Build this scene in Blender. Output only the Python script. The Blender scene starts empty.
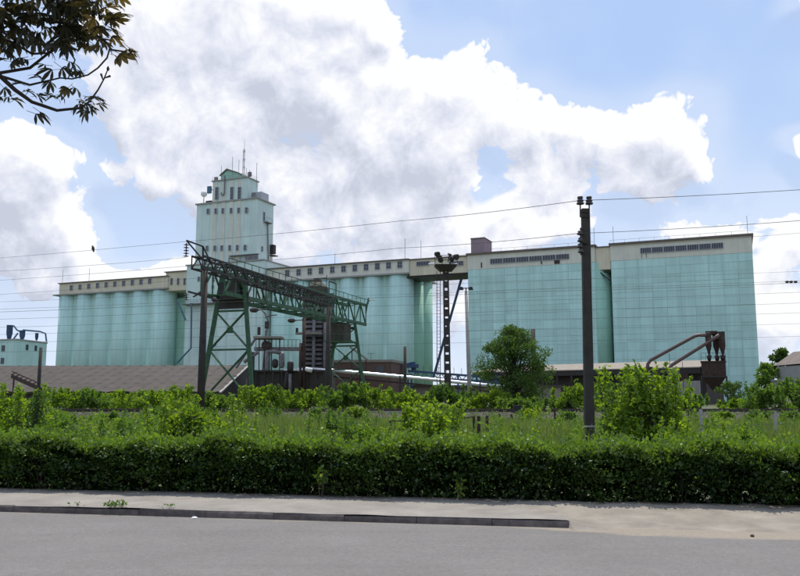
import bpy, math, random
import numpy as np
from mathutils import Vector, Matrix
random.seed(7)
RNG = np.random.default_rng(11)
scene = bpy.context.scene
COL = scene.collection

# ---------------------------------------------------------------- camera
CH, F = 1.7, 800.0
TH = math.atan((395 - 288) / F)
cam = bpy.data.cameras.new('camera'); cam_o = bpy.data.objects.new('camera', cam); COL.objects.link(cam_o)
cam.lens = 36.0; cam.sensor_width = 36.0; cam.sensor_fit = 'HORIZONTAL'
cam.clip_start = 0.05; cam.clip_end = 20000
cam_o.location = (0, 0, CH); cam_o.rotation_euler = (math.pi / 2 + TH, 0, 0)
scene.camera = cam_o

def ray(px, py):
    u = (px - 400) / F; v = (288 - py) / F
    y = math.cos(TH) - v * math.sin(TH); z = math.sin(TH) + v * math.cos(TH)
    return u / y, z / y
def at(px, py, Y):
    a, b = ray(px, py); return Vector((a * Y, Y, CH + b * Y))
def xat(px, Y, py=395): return ray(px, py)[0] * Y

# ---------------------------------------------------------------- world, sun, exposure
SUN_EL, SUN_AZ = math.radians(65), math.radians(6)
world = bpy.data.worlds.new('World'); scene.world = world; world.use_nodes = True
def build_world():
    nt = world.node_tree; N = nt.nodes; L = nt.links; N.clear()
    out = N.new('ShaderNodeOutputWorld'); bg = N.new('ShaderNodeBackground'); L.new(bg.outputs[0], out.inputs[0])
    bg.inputs[1].default_value = 0.1
    sky = N.new('ShaderNodeTexSky'); sky.sky_type = 'NISHITA'; sky.sun_disc = False
    sky.sun_elevation = SUN_EL; sky.sun_rotation = SUN_AZ; sky.air_density = 1.0; sky.dust_density = 0.4; sky.ozone_density = 1.0
    # --- cloud field group: direction -> field value
    g = bpy.data.node_groups.new('cloud_field', 'ShaderNodeTree')
    g.interface.new_socket('dir', in_out='INPUT', socket_type='NodeSocketVector')
    g.interface.new_socket('field', in_out='OUTPUT', socket_type='NodeSocketFloat'); g.interface.new_socket('mottle', in_out='OUTPUT', socket_type='NodeSocketFloat'); g.interface.new_socket('soft', in_out='OUTPUT', socket_type='NodeSocketFloat')
    gn, gl = g.nodes, g.links
    gi = gn.new('NodeGroupInput'); go = gn.new('NodeGroupOutput')
    def M(op, a, b=None, c=None, clamp=False):
        n = gn.new('ShaderNodeMath'); n.operation = op; n.use_clamp = clamp
        for i, v in enumerate((a, b, c)):
            if v is None: continue
            if isinstance(v, (int, float)): n.inputs[i].default_value = v
            else: gl.new(v, n.inputs[i])
        return n.outputs[0]
    nrm = gn.new('ShaderNodeVectorMath'); nrm.operation = 'NORMALIZE'; gl.new(gi.outputs[0], nrm.inputs[0])
    sep = gn.new('ShaderNodeSeparateXYZ'); gl.new(nrm.outputs[0], sep.inputs[0])
    dv = M('ADD', sep.outputs[2], 1.02)      # conformal map of the sky dome to a plane
    s2 = gn.new('ShaderNodeCombineXYZ'); gl.new(M('DIVIDE', sep.outputs[0], dv), s2.inputs[0]); gl.new(M('DIVIDE', sep.outputs[1], dv), s2.inputs[1])
    def noise(scale, detail, rough, off=0.0, dist=0.0):
        mp = gn.new('ShaderNodeVectorMath'); mp.operation = 'ADD'; gl.new(s2.outputs[0], mp.inputs[0]); mp.inputs[1].default_value = (off, off * .7, 0)
        n = gn.new('ShaderNodeTexNoise'); n.noise_dimensions = '2D'; n.inputs['Scale'].default_value = scale; n.inputs['Detail'].default_value = detail
        n.inputs['Roughness'].default_value = rough; n.inputs['Distortion'].default_value = dist
        gl.new(mp.outputs[0], n.inputs['Vector']); return n
    # warp so that outlines are not ellipses
    wn = noise(7.0, 2, .55, 3.1)
    ws = gn.new('ShaderNodeVectorMath'); ws.operation = 'MULTIPLY_ADD'; gl.new(wn.outputs['Color'], ws.inputs[0])
    ws.inputs[1].default_value = (5, 5, 0); ws.inputs[2].default_value = (-2.5, -2.5, 0)
    az = M('MULTIPLY', M('ARCTAN2', sep.outputs[0], sep.outputs[1]), 57.2958)
    hor = M('SQRT', M('ADD', M('MULTIPLY', sep.outputs[0], sep.outputs[0]), M('MULTIPLY', sep.outputs[1], sep.outputs[1])))
    el = M('MULTIPLY', M('ARCTAN2', sep.outputs[2], hor), 57.2958)
    cb = gn.new('ShaderNodeCombineXYZ'); gl.new(az, cb.inputs[0]); gl.new(el, cb.inputs[1])
    pv = gn.new('ShaderNodeVectorMath'); pv.operation = 'ADD'; gl.new(cb.outputs[0], pv.inputs[0]); gl.new(ws.outputs[0], pv.inputs[1])
    blobs = CLOUDS
    acc = None
    for (px, py, rx, ry, w) in blobs:
        a, b = ray(px, py); A = math.degrees(math.atan(a)); E = math.degrees(math.atan(b / math.sqrt(1 + a * a)))
        ix, iy = 1 / (rx / F * 57.3), 1 / (ry / F * 57.3)
        v = gn.new('ShaderNodeVectorMath'); v.operation = 'MULTIPLY_ADD'; gl.new(pv.outputs[0], v.inputs[0])
        v.inputs[1].default_value = (ix, iy, 0); v.inputs[2].default_value = (-A * ix, -E * iy, 0)
        d = gn.new('ShaderNodeVectorMath'); d.operation = 'DOT_PRODUCT'; gl.new(v.outputs[0], d.inputs[0]); gl.new(v.outputs[0], d.inputs[1])
        e = M('MULTIPLY_ADD', d.outputs['Value'], -.31, 1.0, clamp=True)
        t = M('MULTIPLY', M('MULTIPLY', e, e), w * 1.2)
        acc = t if acc is None else M('ADD', acc, t)
    acc = M('MAXIMUM', M('MINIMUM', acc, 1.25), -0.6)
    # the same cumulus goes on over the rest of the sky
    gen = noise(3.4, 1, .5, 7.7)
    genv = M('MULTIPLY', M('SUBTRACT', gen.outputs['Fac'], .47), 4.5)
    ax = M('SMOOTH_MIN', M('MULTIPLY', M('SUBTRACT', M('ABSOLUTE', az), 30), .12, clamp=True), 1.0, 0.0)
    ay = M('MULTIPLY', M('SUBTRACT', el, 30), .12, clamp=True)
    wout = M('MAXIMUM', ax, ay)
    base = M('ADD', M('MULTIPLY', acc, M('SUBTRACT', 1.0, wout)), M('MULTIPLY', genv, wout))
    n1 = noise(9.0, 6, .62, 0.0)
    # rounded cauliflower heads: fractal cells on a slightly stirred direction
    n3 = noise(14.0, 2, .55, 2.2)
    st = gn.new('ShaderNodeVectorMath'); st.operation = 'MULTIPLY_ADD'; gl.new(n3.outputs['Color'], st.inputs[0]); st.inputs[1].default_value = (.045, .045, 0); gl.new(s2.outputs[0], st.inputs[2])
    vo = gn.new('ShaderNodeTexVoronoi'); vo.voronoi_dimensions = '2D'; vo.feature = 'F1'; vo.inputs['Scale'].default_value = 19.0; vo.inputs['Detail'].default_value = 3.0; vo.inputs['Roughness'].default_value = .6; vo.inputs['Lacunarity'].default_value = 2.3
    gl.new(st.outputs[0], vo.inputs['Vector'])
    n0 = noise(9.0, 2, .55, 0.0)
    soft = M('ADD', base, M('MULTIPLY', M('SUBTRACT', n0.outputs['Fac'], .5), 1.5))
    fld = M('ADD', base, M('MULTIPLY', M('SUBTRACT', n1.outputs['Fac'], .5), 1.5))
    fld = M('ADD', fld, M('MULTIPLY', M('SUBTRACT', .48, vo.outputs['Distance']), .85))
    gl.new(M('SUBTRACT', fld, .26), go.inputs[0]); gl.new(M('SUBTRACT', soft, .26), go.inputs[2])
    sh = None
    for (px, py, rx, ry, w) in SHADES:
        a, b = ray(px, py); A = math.degrees(math.atan(a)); E = math.degrees(math.atan(b / math.sqrt(1 + a * a))); ix, iy = 1 / (rx / F * 57.3), 1 / (ry / F * 57.3)
        v = gn.new('ShaderNodeVectorMath'); v.operation = 'MULTIPLY_ADD'; gl.new(pv.outputs[0], v.inputs[0]); v.inputs[1].default_value = (ix, iy, 0); v.inputs[2].default_value = (-A * ix, -E * iy, 0)
        d = gn.new('ShaderNodeVectorMath'); d.operation = 'DOT_PRODUCT'; gl.new(v.outputs[0], d.inputs[0]); gl.new(v.outputs[0], d.inputs[1])
        t = M('MULTIPLY', M('MULTIPLY_ADD', d.outputs['Value'], -.45, 1.0, clamp=True), w); sh = t if sh is None else M('ADD', sh, t)
    sh = M('ADD', M('MULTIPLY', sh, M('SUBTRACT', 1.0, wout)), M('MULTIPLY', M('SUBTRACT', gen.outputs['Fac'], .3), M('MULTIPLY', wout, 1.2)))
    gl.new(M('MULTIPLY', sh, M('MULTIPLY_ADD', n0.outputs['Fac'], 1.6, .2), clamp=True), go.inputs[1])
    # --- use it twice: here, and a little towards the sun
    tc = N.new('ShaderNodeTexCoord')
    def field(off):
        ad = N.new('ShaderNodeVectorMath'); ad.operation = 'ADD'; L.new(tc.outputs['Generated'], ad.inputs[0]); ad.inputs[1].default_value = off
        n = N.new('ShaderNodeGroup'); n.node_tree = g; L.new(ad.outputs[0], n.inputs[0]); return n.outputs
    f0, mot, s0 = field((0, 0, 0)); f1, _m, s1 = field((0.010, 0, 0.030))
    def W(op, a, b=None, c=None, clamp=False):
        n = N.new('ShaderNodeMath'); n.operation = op; n.use_clamp = clamp
        for i, v in enumerate((a, b, c)):
            if v is None: continue
            if isinstance(v, (int, float)): n.inputs[i].default_value = v
            else: L.new(v, n.inputs[i])
        return n.outputs[0]
    mr = N.new('ShaderNodeMapRange'); mr.interpolation_type = 'SMOOTHSTEP'; L.new(W('MAXIMUM', f0, W('SUBTRACT', s0, .68)), mr.inputs[0])
    mr.inputs[1].default_value = -.08; mr.inputs[2].default_value = .15
    sepw = N.new('ShaderNodeSeparateXYZ'); L.new(tc.outputs['Generated'], sepw.inputs[0])
    alpha = W('MULTIPLY', mr.outputs[0], W('MULTIPLY', sepw.outputs[2], 14.0, clamp=True))
    lit = W('MULTIPLY_ADD', W('SUBTRACT', s0, s1), .75, .77)
    lit = W('MULTIPLY_ADD', W('SUBTRACT', f0, f1), .60, lit)
    thick = W('MULTIPLY', W('SUBTRACT', s0, .05), 2.2, clamp=True)
    lit = W('SUBTRACT', lit, W('MULTIPLY', thick, W('MULTIPLY_ADD', mot, .40, .02)), clamp=True)
    vr = N.new('ShaderNodeMapRange'); vr.interpolation_type = 'SMOOTHSTEP'; L.new(s0, vr.inputs[0]); vr.inputs[1].default_value = -1.0; vr.inputs[2].default_value = .25; vr.inputs[3].default_value = 0; vr.inputs[4].default_value = .24
    alpha = W('MAXIMUM', alpha, W('MULTIPLY', vr.outputs[0], W('MULTIPLY', sepw.outputs[2], 14.0, clamp=True)))
    ramp = N.new('ShaderNodeValToRGB'); L.new(lit, ramp.inputs[0])
    r = ramp.color_ramp; r.elements[0].position = 0.0; r.elements[0].color = (.55, .585, .69, 1)
    r.elements[1].position = .97; r.elements[1].color = (.93, .94, .96, 1)
    e = r.elements.new(.42); e.color = (.70, .73, .84, 1)
    sc = N.new('ShaderNodeVectorMath'); sc.operation = 'SCALE'; L.new(ramp.outputs[0], sc.inputs[0]); sc.inputs['Scale'].default_value = 10.0
    mix = N.new('ShaderNodeMix'); mix.data_type = 'RGBA'; L.new(alpha, mix.inputs['Factor'])
    # thin summer haze veil, thicker towards the horizon
    hz = N.new('ShaderNodeMapRange'); hz.interpolation_type = 'SMOOTHSTEP'; L.new(sepw.outputs[2], hz.inputs[0]); hz.inputs[1].default_value = 0.0; hz.inputs[2].default_value = .30; hz.inputs[3].default_value = .93; hz.inputs[4].default_value = SKY_VEIL
    hc = N.new('ShaderNodeMix'); hc.data_type = 'RGBA'; L.new(W('MULTIPLY', sepw.outputs[2], 2.6, clamp=True), hc.inputs['Factor']); hc.inputs[6].default_value = (6.9, 7.9, 9.5, 1); hc.inputs[7].default_value = (4.7, 6.4, 9.7, 1)
    skyc = N.new('ShaderNodeMix'); skyc.data_type = 'RGBA'; L.new(hz.outputs[0], skyc.inputs['Factor'])
    L.new(sky.outputs[0], skyc.inputs[6]); L.new(hc.outputs[2], skyc.inputs[7])
    L.new(skyc.outputs[2], mix.inputs[6]); L.new(sc.outputs[0], mix.inputs[7]); L.new(mix.outputs[2], bg.inputs[0])
SKY_VEIL = .78
SHADES = [(285, 110, 50, 40, .8), (345, 185, 80, 50, .9), (225, 160, 70, 34, .8), (20, 235, 45, 50, .9), (600, 195, 80, 20, .7), (150, 60, 60, 40, .35), (430, 190, 40, 50, .7), (300, 30, 90, 24, .5), (660, 190, 40, 18, .5), (380, 250, 90, 30, .6), (45, 200, 30, 26, .4)]
CLOUDS = [  # centre x, y in photo pixels (turned into a bearing), radii, weight
    (190, 40, 100, 80, .95), (300, 60, 110, 80, .9), (375, 15, 40, 30, .8), (385, 140, 60, 50, .5), (308, 138, 45, 40, .6), (175, 115, 50, 40, .45), (190, 150, 85, 40, .85), (310, 160, 110, 70, .95), (410, 150, 75, 70, .7),
    (370, 235, 120, 45, .75), (300, 250, 60, 30, .4), (240, 190, 60, 50, .5),
    (465, 85, 52, 44, .95), (545, 125, 48, 34, .85), (630, 135, 58, 36, .95), (675, 175, 42, 30, .9), (600, 180, 75, 40, .75), (550, 205, 50, 34, .9), (500, 235, 70, 26, .8),
    (38, 160, 48, 44, .95), (15, 225, 55, 60, .95), (60, 240, 30, 40, .6),
    (125, 277, 50, 20, .9), (180, 275, 30, 14, .8), (90, 290, 60, 20, .5),
    (710, 228, 34, 12, .95), (780, 280, 46, 60, .95), (797, 153, 22, 12, 1.5), (803, 3, 24, 14, 1.5), (440, 310, 40, 60, .7), (790, 350, 50, 40, .45), (390, 262, 60, 20, .6),
    (640, 15, 190, 50, -.5), (770, 120, 40, 50, -.5), (140, 225, 40, 34, -.6), (80, 115, 40, 20, -.5), 
]
build_world(); world.cycles.sampling_method = 'MANUAL'; world.cycles.sample_map_resolution = 128
sun = bpy.data.lights.new('sun', 'SUN'); sun.energy = 4.0; sun.angle = math.radians(.53); sun.color = (1.0, .93, .82)
sun_o = bpy.data.objects.new('sun', sun); COL.objects.link(sun_o)
SD = Vector((math.sin(SUN_AZ) * math.cos(SUN_EL), math.cos(SUN_AZ) * math.cos(SUN_EL), math.sin(SUN_EL)))
sun_o.rotation_euler = SD.to_track_quat('Z', 'Y').to_euler(); sun_o.location = (0, 0, 60)
scene.view_settings.view_transform = 'Standard'; scene.view_settings.look = 'None'
scene.view_settings.gamma = 1.0; scene.view_settings.use_curve_mapping = False
scene.view_settings.exposure = 0.1
scene.render.engine = 'CYCLES'; scene.cycles.max_bounces = 4; scene.cycles.diffuse_bounces = 3; scene.cycles.glossy_bounces = 2; scene.cycles.transmission_bounces = 3; scene.cycles.transparent_max_bounces = 4

# ---------------------------------------------------------------- materials
MATS = {}
def surf(name, col, rough=.8, var=.12, scale=1.0, metal=0.0, streak=0.0, bump=0.0, bscale=20.0, col2=None, thr=.5, soft=.15, rnd=0.0, spec=.3, wave=None):
    m = bpy.data.materials.new(name); m.use_nodes = True; nt = m.node_tree; N = nt.nodes; L = nt.links
    b = N['Principled BSDF']; b.inputs['Roughness'].default_value = rough; b.inputs['Metallic'].default_value = metal
    b.inputs['Specular IOR Level'].default_value = spec
    geo = N.new('ShaderNodeNewGeometry')
    def noise(sc, det=5, ro=.6, vec=None):
        n = N.new('ShaderNodeTexNoise'); n.inputs['Scale'].default_value = sc; n.inputs['Detail'].default_value = det; n.inputs['Roughness'].default_value = ro
        L.new(vec or geo.outputs['Position'], n.inputs['Vector']); return n.outputs['Fac']
    def mapr(v, a, b_, c, d):
        n = N.new('ShaderNodeMapRange'); L.new(v, n.inputs[0]); n.inputs[1].default_value = a; n.inputs[2].default_value = b_; n.inputs[3].default_value = c; n.inputs[4].default_value = d; return n.outputs[0]
    def mul(a, v):
        n = N.new('ShaderNodeVectorMath'); n.operation = 'SCALE'; L.new(a, n.inputs[0]); L.new(v, n.inputs['Scale']); return n.outputs[0]
    rgb = N.new('ShaderNodeRGB'); rgb.outputs[0].default_value = (*col, 1); c = rgb.outputs[0]
    if col2 is not None:
        mx = N.new('ShaderNodeMix'); mx.data_type = 'RGBA'; L.new(c, mx.inputs[6]); mx.inputs[7].default_value = (*col2, 1)
        L.new(mapr(noise(scale * 1.7, 8, .65), thr - soft, thr + soft, 0, 1), mx.inputs['Factor']); c = mx.outputs[2]
    if var: c = mul(c, mapr(noise(scale), .25, .75, 1 - var, 1 + var))
    if streak:
        mp = N.new('ShaderNodeMapping'); mp.inputs['Scale'].default_value = (1.3, 1.3, .06); L.new(geo.outputs['Position'], mp.inputs[0])
        c = mul(c, mapr(noise(1.0, 6, .65, mp.outputs[0]), .3, .72, 1 - streak, 1 + streak * .5))
    if rnd:
        oi = N.new('ShaderNodeObjectInfo'); c = mul(c, mapr(oi.outputs['Random'], 0, 1, 1 - rnd, 1 + rnd))
    L.new(c, b.inputs['Base Color'])
    if bump:
        bp = N.new('ShaderNodeBump'); bp.inputs['Strength'].default_value = bump; bp.inputs['Distance'].default_value = .02
        L.new(noise(bscale, 6, .6), bp.inputs['Height']); L.new(bp.outputs[0], b.inputs['Normal'])
    MATS[name] = m; return m
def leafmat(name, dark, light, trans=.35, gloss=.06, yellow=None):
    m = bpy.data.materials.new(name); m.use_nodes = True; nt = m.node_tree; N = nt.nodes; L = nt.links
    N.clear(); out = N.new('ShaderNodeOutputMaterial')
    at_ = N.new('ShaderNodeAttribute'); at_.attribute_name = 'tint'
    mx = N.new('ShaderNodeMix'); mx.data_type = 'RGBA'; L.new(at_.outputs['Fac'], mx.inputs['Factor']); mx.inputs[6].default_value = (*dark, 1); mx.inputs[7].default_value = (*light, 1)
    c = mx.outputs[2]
    d = N.new('ShaderNodeBsdfDiffuse'); L.new(c, d.inputs[0])
    t = N.new('ShaderNodeBsdfTranslucent')
    tm = N.new('ShaderNodeMix'); tm.data_type = 'RGBA'; tm.blend_type = 'MULTIPLY'; tm.inputs['Factor'].default_value = 1; L.new(c, tm.inputs[6]); tm.inputs[7].default_value = (*(yellow or (1.5, 1.6, .6)), 1); L.new(tm.outputs[2], t.inputs[0])
    s = N.new('ShaderNodeMixShader'); s.inputs[0].default_value = trans; L.new(d.outputs[0], s.inputs[1]); L.new(t.outputs[0], s.inputs[2])
    gl = N.new('ShaderNodeBsdfGlossy'); gl.inputs['Roughness'].default_value = .5; gl.inputs[0].default_value = (.9, .95, 1, 1)
    s2 = N.new('ShaderNodeMixShader'); s2.inputs[0].default_value = gloss; L.new(s.outputs[0], s2.inputs[1]); L.new(gl.outputs[0], s2.inputs[2])
    L.new(s2.outputs[0], out.inputs[0]); MATS[name] = m; return m

surf('mint', (.51, .73, .66), var=.08, scale=.25, streak=.15, bump=.2, bscale=6)  # lightened: distance haze is put into the wall colour
surf('mint_pale', (.61, .735, .685), var=.08, scale=.3, streak=.16)  # paler paint, lifted further with haze painted into it
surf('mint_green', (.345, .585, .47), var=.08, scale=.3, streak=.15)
surf('panel_teal', (.50, .73, .675), var=.09, scale=.22, streak=.15, rnd=.06, rough=.6)
surf('joint_teal', (.41, .59, .54), var=.1)
surf('cream', (.66, .60, .45), var=.08, scale=.4, streak=.14)
surf('cream_pale', (.68, .66, .56), var=.08, scale=.4, streak=.12)
surf('roof_felt', (.16, .13, .115), var=.25, scale=1)
surf('window_grey', (.42, .43, .46), var=.1, rough=.5)
surf('glass_dark', (.035, .037, .05), var=.2, rough=.15, spec=.5)
surf('mauve_metal', (.30, .22, .25), var=.12, streak=.1)
surf('dark_steel', (.032, .030, .030), var=.3, scale=4, rough=.6, col2=(.048, .037, .031))
surf('rust', (.040, .025, .022), var=.3, scale=2, col2=(.065, .038, .030), bump=.2)
surf('rust_pipe', (.13, .085, .08), var=.2, scale=2, rough=.5)
surf('crane_green', (.043, .118, .054), var=.3, scale=2.5, rough=.55, col2=(.032, .064, .036), thr=.56)
surf('crane_rust', (.085, .066, .05), var=.3, scale=2, col2=(.05, .06, .045))
surf('concrete', (.34, .33, .31), var=.2, scale=2.5, bump=.3, bscale=12)
surf('pole_dark', (.050, .043, .037), var=.3, scale=3, streak=.2, bump=.3, bscale=15)
surf('grey_metal', (.22, .22, .23), var=.25, scale=2, rough=.5, col2=(.12, .10, .09))
surf('silver', (.72, .73, .76), var=.12, scale=3, rough=.32, metal=.85)
surf('blue_paint', (.035, .07, .14), var=.2, rough=.5)
surf('blue_pale', (.08, .15, .22), var=.2, rough=.5)
surf('brick', (.135, .085, .07), var=.18, scale=3, col2=(.11, .068, .056), bump=.3)
surf('dark_brick', (.062, .053, .048), var=.25, scale=1.6, col2=(.085, .068, .060))
surf('slate', (.064, .051, .041), var=.25, scale=.5, col2=(.043, .037, .033), rnd=.035)
surf('canopy_roof', (.25, .22, .185), var=.15, scale=1)
surf('white_paint', (.78, .78, .78), var=.05)
surf('black', (.02, .02, .022), var=.2, rough=.6)
surf('porcelain', (.05, .035, .035), var=.2, rough=.25, spec=.6)
surf('asphalt', (.184, .175, .169), var=.10, scale=.7, col2=(.175, .166, .158), bump=.7, bscale=90, rough=.85)
surf('pavement', (.297, .276, .246), var=.16, scale=1.4, col2=(.235, .21, .188), thr=.55, bump=.9, bscale=60)
def dusty_asphalt():
    m = MATS['asphalt']; nt = m.node_tree; N = nt.nodes; L = nt.links; b = N['Principled BSDF']; old = b.inputs['Base Color'].links[0].from_socket
    geo = N.new('ShaderNodeNewGeometry')
    def mth(op, a, c=None, d=None, cl=False):
        n = N.new('ShaderNodeMath'); n.operation = op; n.use_clamp = cl
        for i, v in enumerate((a, c, d)):
            if v is None: continue
            if isinstance(v, (int, float)): n.inputs[i].default_value = v
            else: L.new(v, n.inputs[i])
        return n.outputs[0]
    def nz(sc, det, stretch=(1, 1, 1)):
        mp = N.new('ShaderNodeMapping'); mp.inputs['Scale'].default_value = stretch; mp.inputs['Rotation'].default_value = (0, 0, math.atan(.18)); L.new(geo.outputs['Position'], mp.inputs[0])
        n = N.new('ShaderNodeTexNoise'); n.inputs['Scale'].default_value = sc; n.inputs['Detail'].default_value = det; n.inputs['Roughness'].default_value = .7; L.new(mp.outputs[0], n.inputs['Vector']); return n.outputs['Fac']
    sp = N.new('ShaderNodeSeparateXYZ'); L.new(geo.outputs['Position'], sp.inputs[0])
    q = mth('MULTIPLY_ADD', sp.outputs[0], .18, sp.outputs[1])
    right = mth('MULTIPLY', mth('SUBTRACT', sp.outputs[0], 1.2), .6, cl=True)          # past the end of the kerb the shoulder spills out
    edge = mth('ADD', mth('SUBTRACT', q, 10.93), mth('MULTIPLY', right, .42))
    d = mth('ADD', mth('MULTIPLY', edge, 6.0), mth('MULTIPLY_ADD', nz(2.2, 7, (.5, 2, 1)), 3.4, -1.7), cl=False)
    d = mth('MULTIPLY', d, 1.0, cl=True)
    mx = N.new('ShaderNodeMix'); mx.data_type = 'RGBA'; L.new(mth('MULTIPLY', d, .85), mx.inputs['Factor']); L.new(old, mx.inputs[6]); mx.inputs[7].default_value = (.31, .265, .21, 1)
    spk = mth('ADD', mth('MULTIPLY_ADD', nz(60, 2), .9, .25), mth('MULTIPLY_ADD', nz(17, 3), .6, 0.0)); lane = mth('MULTIPLY_ADD', nz(.9, 4, (.12, 1.6, 1)), .34, .83)      # aggregate grains; worn streaks along the street
    sc = N.new('ShaderNodeVectorMath'); sc.operation = 'SCALE'; L.new(mx.outputs[2], sc.inputs[0]); L.new(mth('MULTIPLY', spk, lane), sc.inputs['Scale']); L.new(sc.outputs[0], b.inputs['Base Color'])
dusty_asphalt()
surf('dirt', (.288, .258, .218), var=.22, scale=1.5, col2=(.215, .19, .16), thr=.54, bump=.8, bscale=45)
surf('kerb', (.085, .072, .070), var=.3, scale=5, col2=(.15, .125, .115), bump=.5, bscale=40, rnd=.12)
surf('soil', (.085, .085, .045), var=.3, scale=.6, col2=(.06, .085, .03), bump=.6, bscale=6)
surf('ballast', (.050, .050, .030), var=.5, scale=9, bump=1.0, bscale=16)
surf('sleeper', (.27, .25, .22), var=.2, scale=3)
surf('rail', (.045, .032, .028), var=.3, scale=5, rough=.6)
surf('bark', (.07, .055, .042), var=.3, scale=8, bump=.5, bscale=30)
surf('bark_dark', (.045, .035, .030), var=.3, scale=8, bump=.5, bscale=30)
surf('bird_feather', (.06, .05, .05), var=.3, scale=30)
surf('wire', (.10, .10, .105), var=.0)
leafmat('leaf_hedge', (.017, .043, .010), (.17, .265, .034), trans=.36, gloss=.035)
leafmat('leaf_hedge_shade', (.008, .018, .005), (.014, .03, .008), trans=.05, gloss=.0)  # shaded copy of the hedge leaf, darkness put into the colour
leafmat('leaf_bright', (.075, .150, .018), (.22, .32, .040), trans=.50, gloss=.02, yellow=(1.8, 1.75, .5))
leafmat('leaf_mid', (.055, .12, .022), (.15, .24, .045), trans=.45, gloss=.02, yellow=(1.7, 1.7, .6))
leafmat('leaf_tree', (.032, .070, .015), (.115, .19, .036), trans=.36, gloss=.02)
leafmat('leaf_chestnut', (.024, .025, .012), (.085, .068, .022), trans=.38, gloss=.05, yellow=(1.8, 1.5, .5))
leafmat('grass', (.065, .12, .026), (.20, .235, .085), trans=.42, gloss=.02)

# ---------------------------------------------------------------- helpers
class MB:
    def __init__(self): self.v = []; self.f = []
    def add(self, vs, fs):
        o = len(self.v); self.v += [tuple(p) for p in vs]; self.f += [tuple(i + o for i in q) for q in fs]; return self
    def hexa(self, c):      # 8 corners: bottom ring, top ring
        return self.add(c, [(3, 2, 1, 0), (4, 5, 6, 7), (0, 1, 5, 4), (1, 2, 6, 5), (2, 3, 7, 6), (3, 0, 4, 7)])
    def box(self, c, s, ax=None):
        c = Vector(c); X, Y, Z = ax or (Vector((1, 0, 0)), Vector((0, 1, 0)), Vector((0, 0, 1)))
        hx, hy, hz = X * s[0] / 2, Y * s[1] / 2, Z * s[2] / 2
        return self.hexa([c - hx - hy - hz, c + hx - hy - hz, c + hx + hy - hz, c - hx + hy - hz, c - hx - hy + hz, c + hx - hy + hz, c + hx + hy + hz, c - hx + hy + hz])
    def bar(self, a, b, w, h=None):
        a, b = Vector(a), Vector(b); d = b - a; l = d.length; d.normalize(); h = h or w
        up = Vector((0, 0, 1)) if abs(d.z) < .95 else Vector((1, 0, 0))
        s = d.cross(up).normalized(); t = s.cross(d).normalized()
        return self.box((a + b) / 2, (l, w, h), (d, s, t))
    def tube(self, pts, r, n=8, cap=True):
        pts = [Vector(p) for p in pts]; rs = r if isinstance(r, (list, tuple)) else [r] * len(pts)
        vs, fs = [], []; k = len(pts); s = None
        for i, p in enumerate(pts):
            d = (pts[min(i + 1, k - 1)] - pts[max(i - 1, 0)]).normalized()
            if s is None:
                up = Vector((0, 0, 1)) if abs(d.z) < .95 else Vector((1, 0, 0)); s = d.cross(up).normalized()
            else: s = (s - d * s.dot(d)).normalized()
            t = d.cross(s)
            for j in range(n):
                q = 2 * math.pi * j / n; vs.append(p + (s * math.cos(q) + t * math.sin(q)) * rs[i])
        for i in range(k - 1):
            for j in range(n): fs.append((i * n + j, i * n + (j + 1) % n, (i + 1) * n + (j + 1) % n, (i + 1) * n + j))
        if cap: fs += [tuple(range(n - 1, -1, -1)), tuple((k - 1) * n + j for j in range(n))]
        return self.add(vs, fs)
    def lathe(self, c, prof, n=16):
        c = Vector(c); vs, fs = [], []
        for (r, z) in prof:
            for j in range(n):
                q = 2 * math.pi * j / n; vs.append(c + Vector((r * math.cos(q), r * math.sin(q), z)))
        for i in range(len(prof) - 1):
            for j in range(n): fs.append((i * n + j, i * n + (j + 1) % n, (i + 1) * n + (j + 1) % n, (i + 1) * n + j))
        fs += [tuple(range(n - 1, -1, -1)), tuple((len(prof) - 1) * n + j for j in range(n))]
        return self.add(vs, fs)
    def prism(self, poly, ext):      # polygon of 3-D points swept by a vector
        poly = [Vector(p) for p in poly]; e = Vector(ext); n = len(poly)
        return self.add(poly + [p + e for p in poly], [tuple(range(n - 1, -1, -1)), tuple(range(n, 2 * n))] + [(i, (i + 1) % n, n + (i + 1) % n, n + i) for i in range(n)])
    def mesh(self, name, mat, off=(0, 0, 0), smooth=False):
        me = bpy.data.meshes.new(name); o = Vector(off)
        me.from_pydata([(p[0] - o.x, p[1] - o.y, p[2] - o.z) for p in self.v], [], self.f)
        import bmesh
        bm = bmesh.new(); bm.from_mesh(me); bmesh.ops.recalc_face_normals(bm, faces=bm.faces); bm.to_mesh(me); bm.free()
        if mat: me.materials.append(MATS[mat])
        if smooth:
            me.polygons.foreach_set('use_smooth', [len(p.vertices) == 4 for p in me.polygons])
        return me
    def build(self, name, mat, parent=None, smooth=False, loc=None):
        if parent is not None:
            off = Vector(parent.location); q = parent.parent
            while q is not None: off = off + q.location; q = q.parent
        else: off = Vector(loc or (0, 0, 0))
        me = self.mesh(name, mat, off, smooth)
        o = bpy.data.objects.new(name, me); COL.objects.link(o)
        if parent is not None: o.parent = parent
        elif loc is not None: o.location = loc
        return o
def inst(me, name, parent, loc, rz=0.0, rot=None, scale=None):
    o = bpy.data.objects.new(name, me); COL.objects.link(o)
    off = Vector((0, 0, 0)); q = parent
    while q is not None: off = off + q.location; q = q.parent
    o.location = Vector(loc) - off; o.rotation_euler = rot or (0, 0, rz); o.parent = parent
    if scale: o.scale = scale
    return o
def tag(o, label, cat=None, group=None, kind=None):
    if label: o['label'] = label
    if cat: o['category'] = cat
    if group: o['group'] = group
    if kind: o['kind'] = kind
    return o
def thing(name, label, cat, loc=(0, 0, 0), group=None):
    o = bpy.data.objects.new(name, None); COL.objects.link(o); o.location = loc; o.empty_display_size = .3
    return tag(o, label, cat, group)
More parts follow.
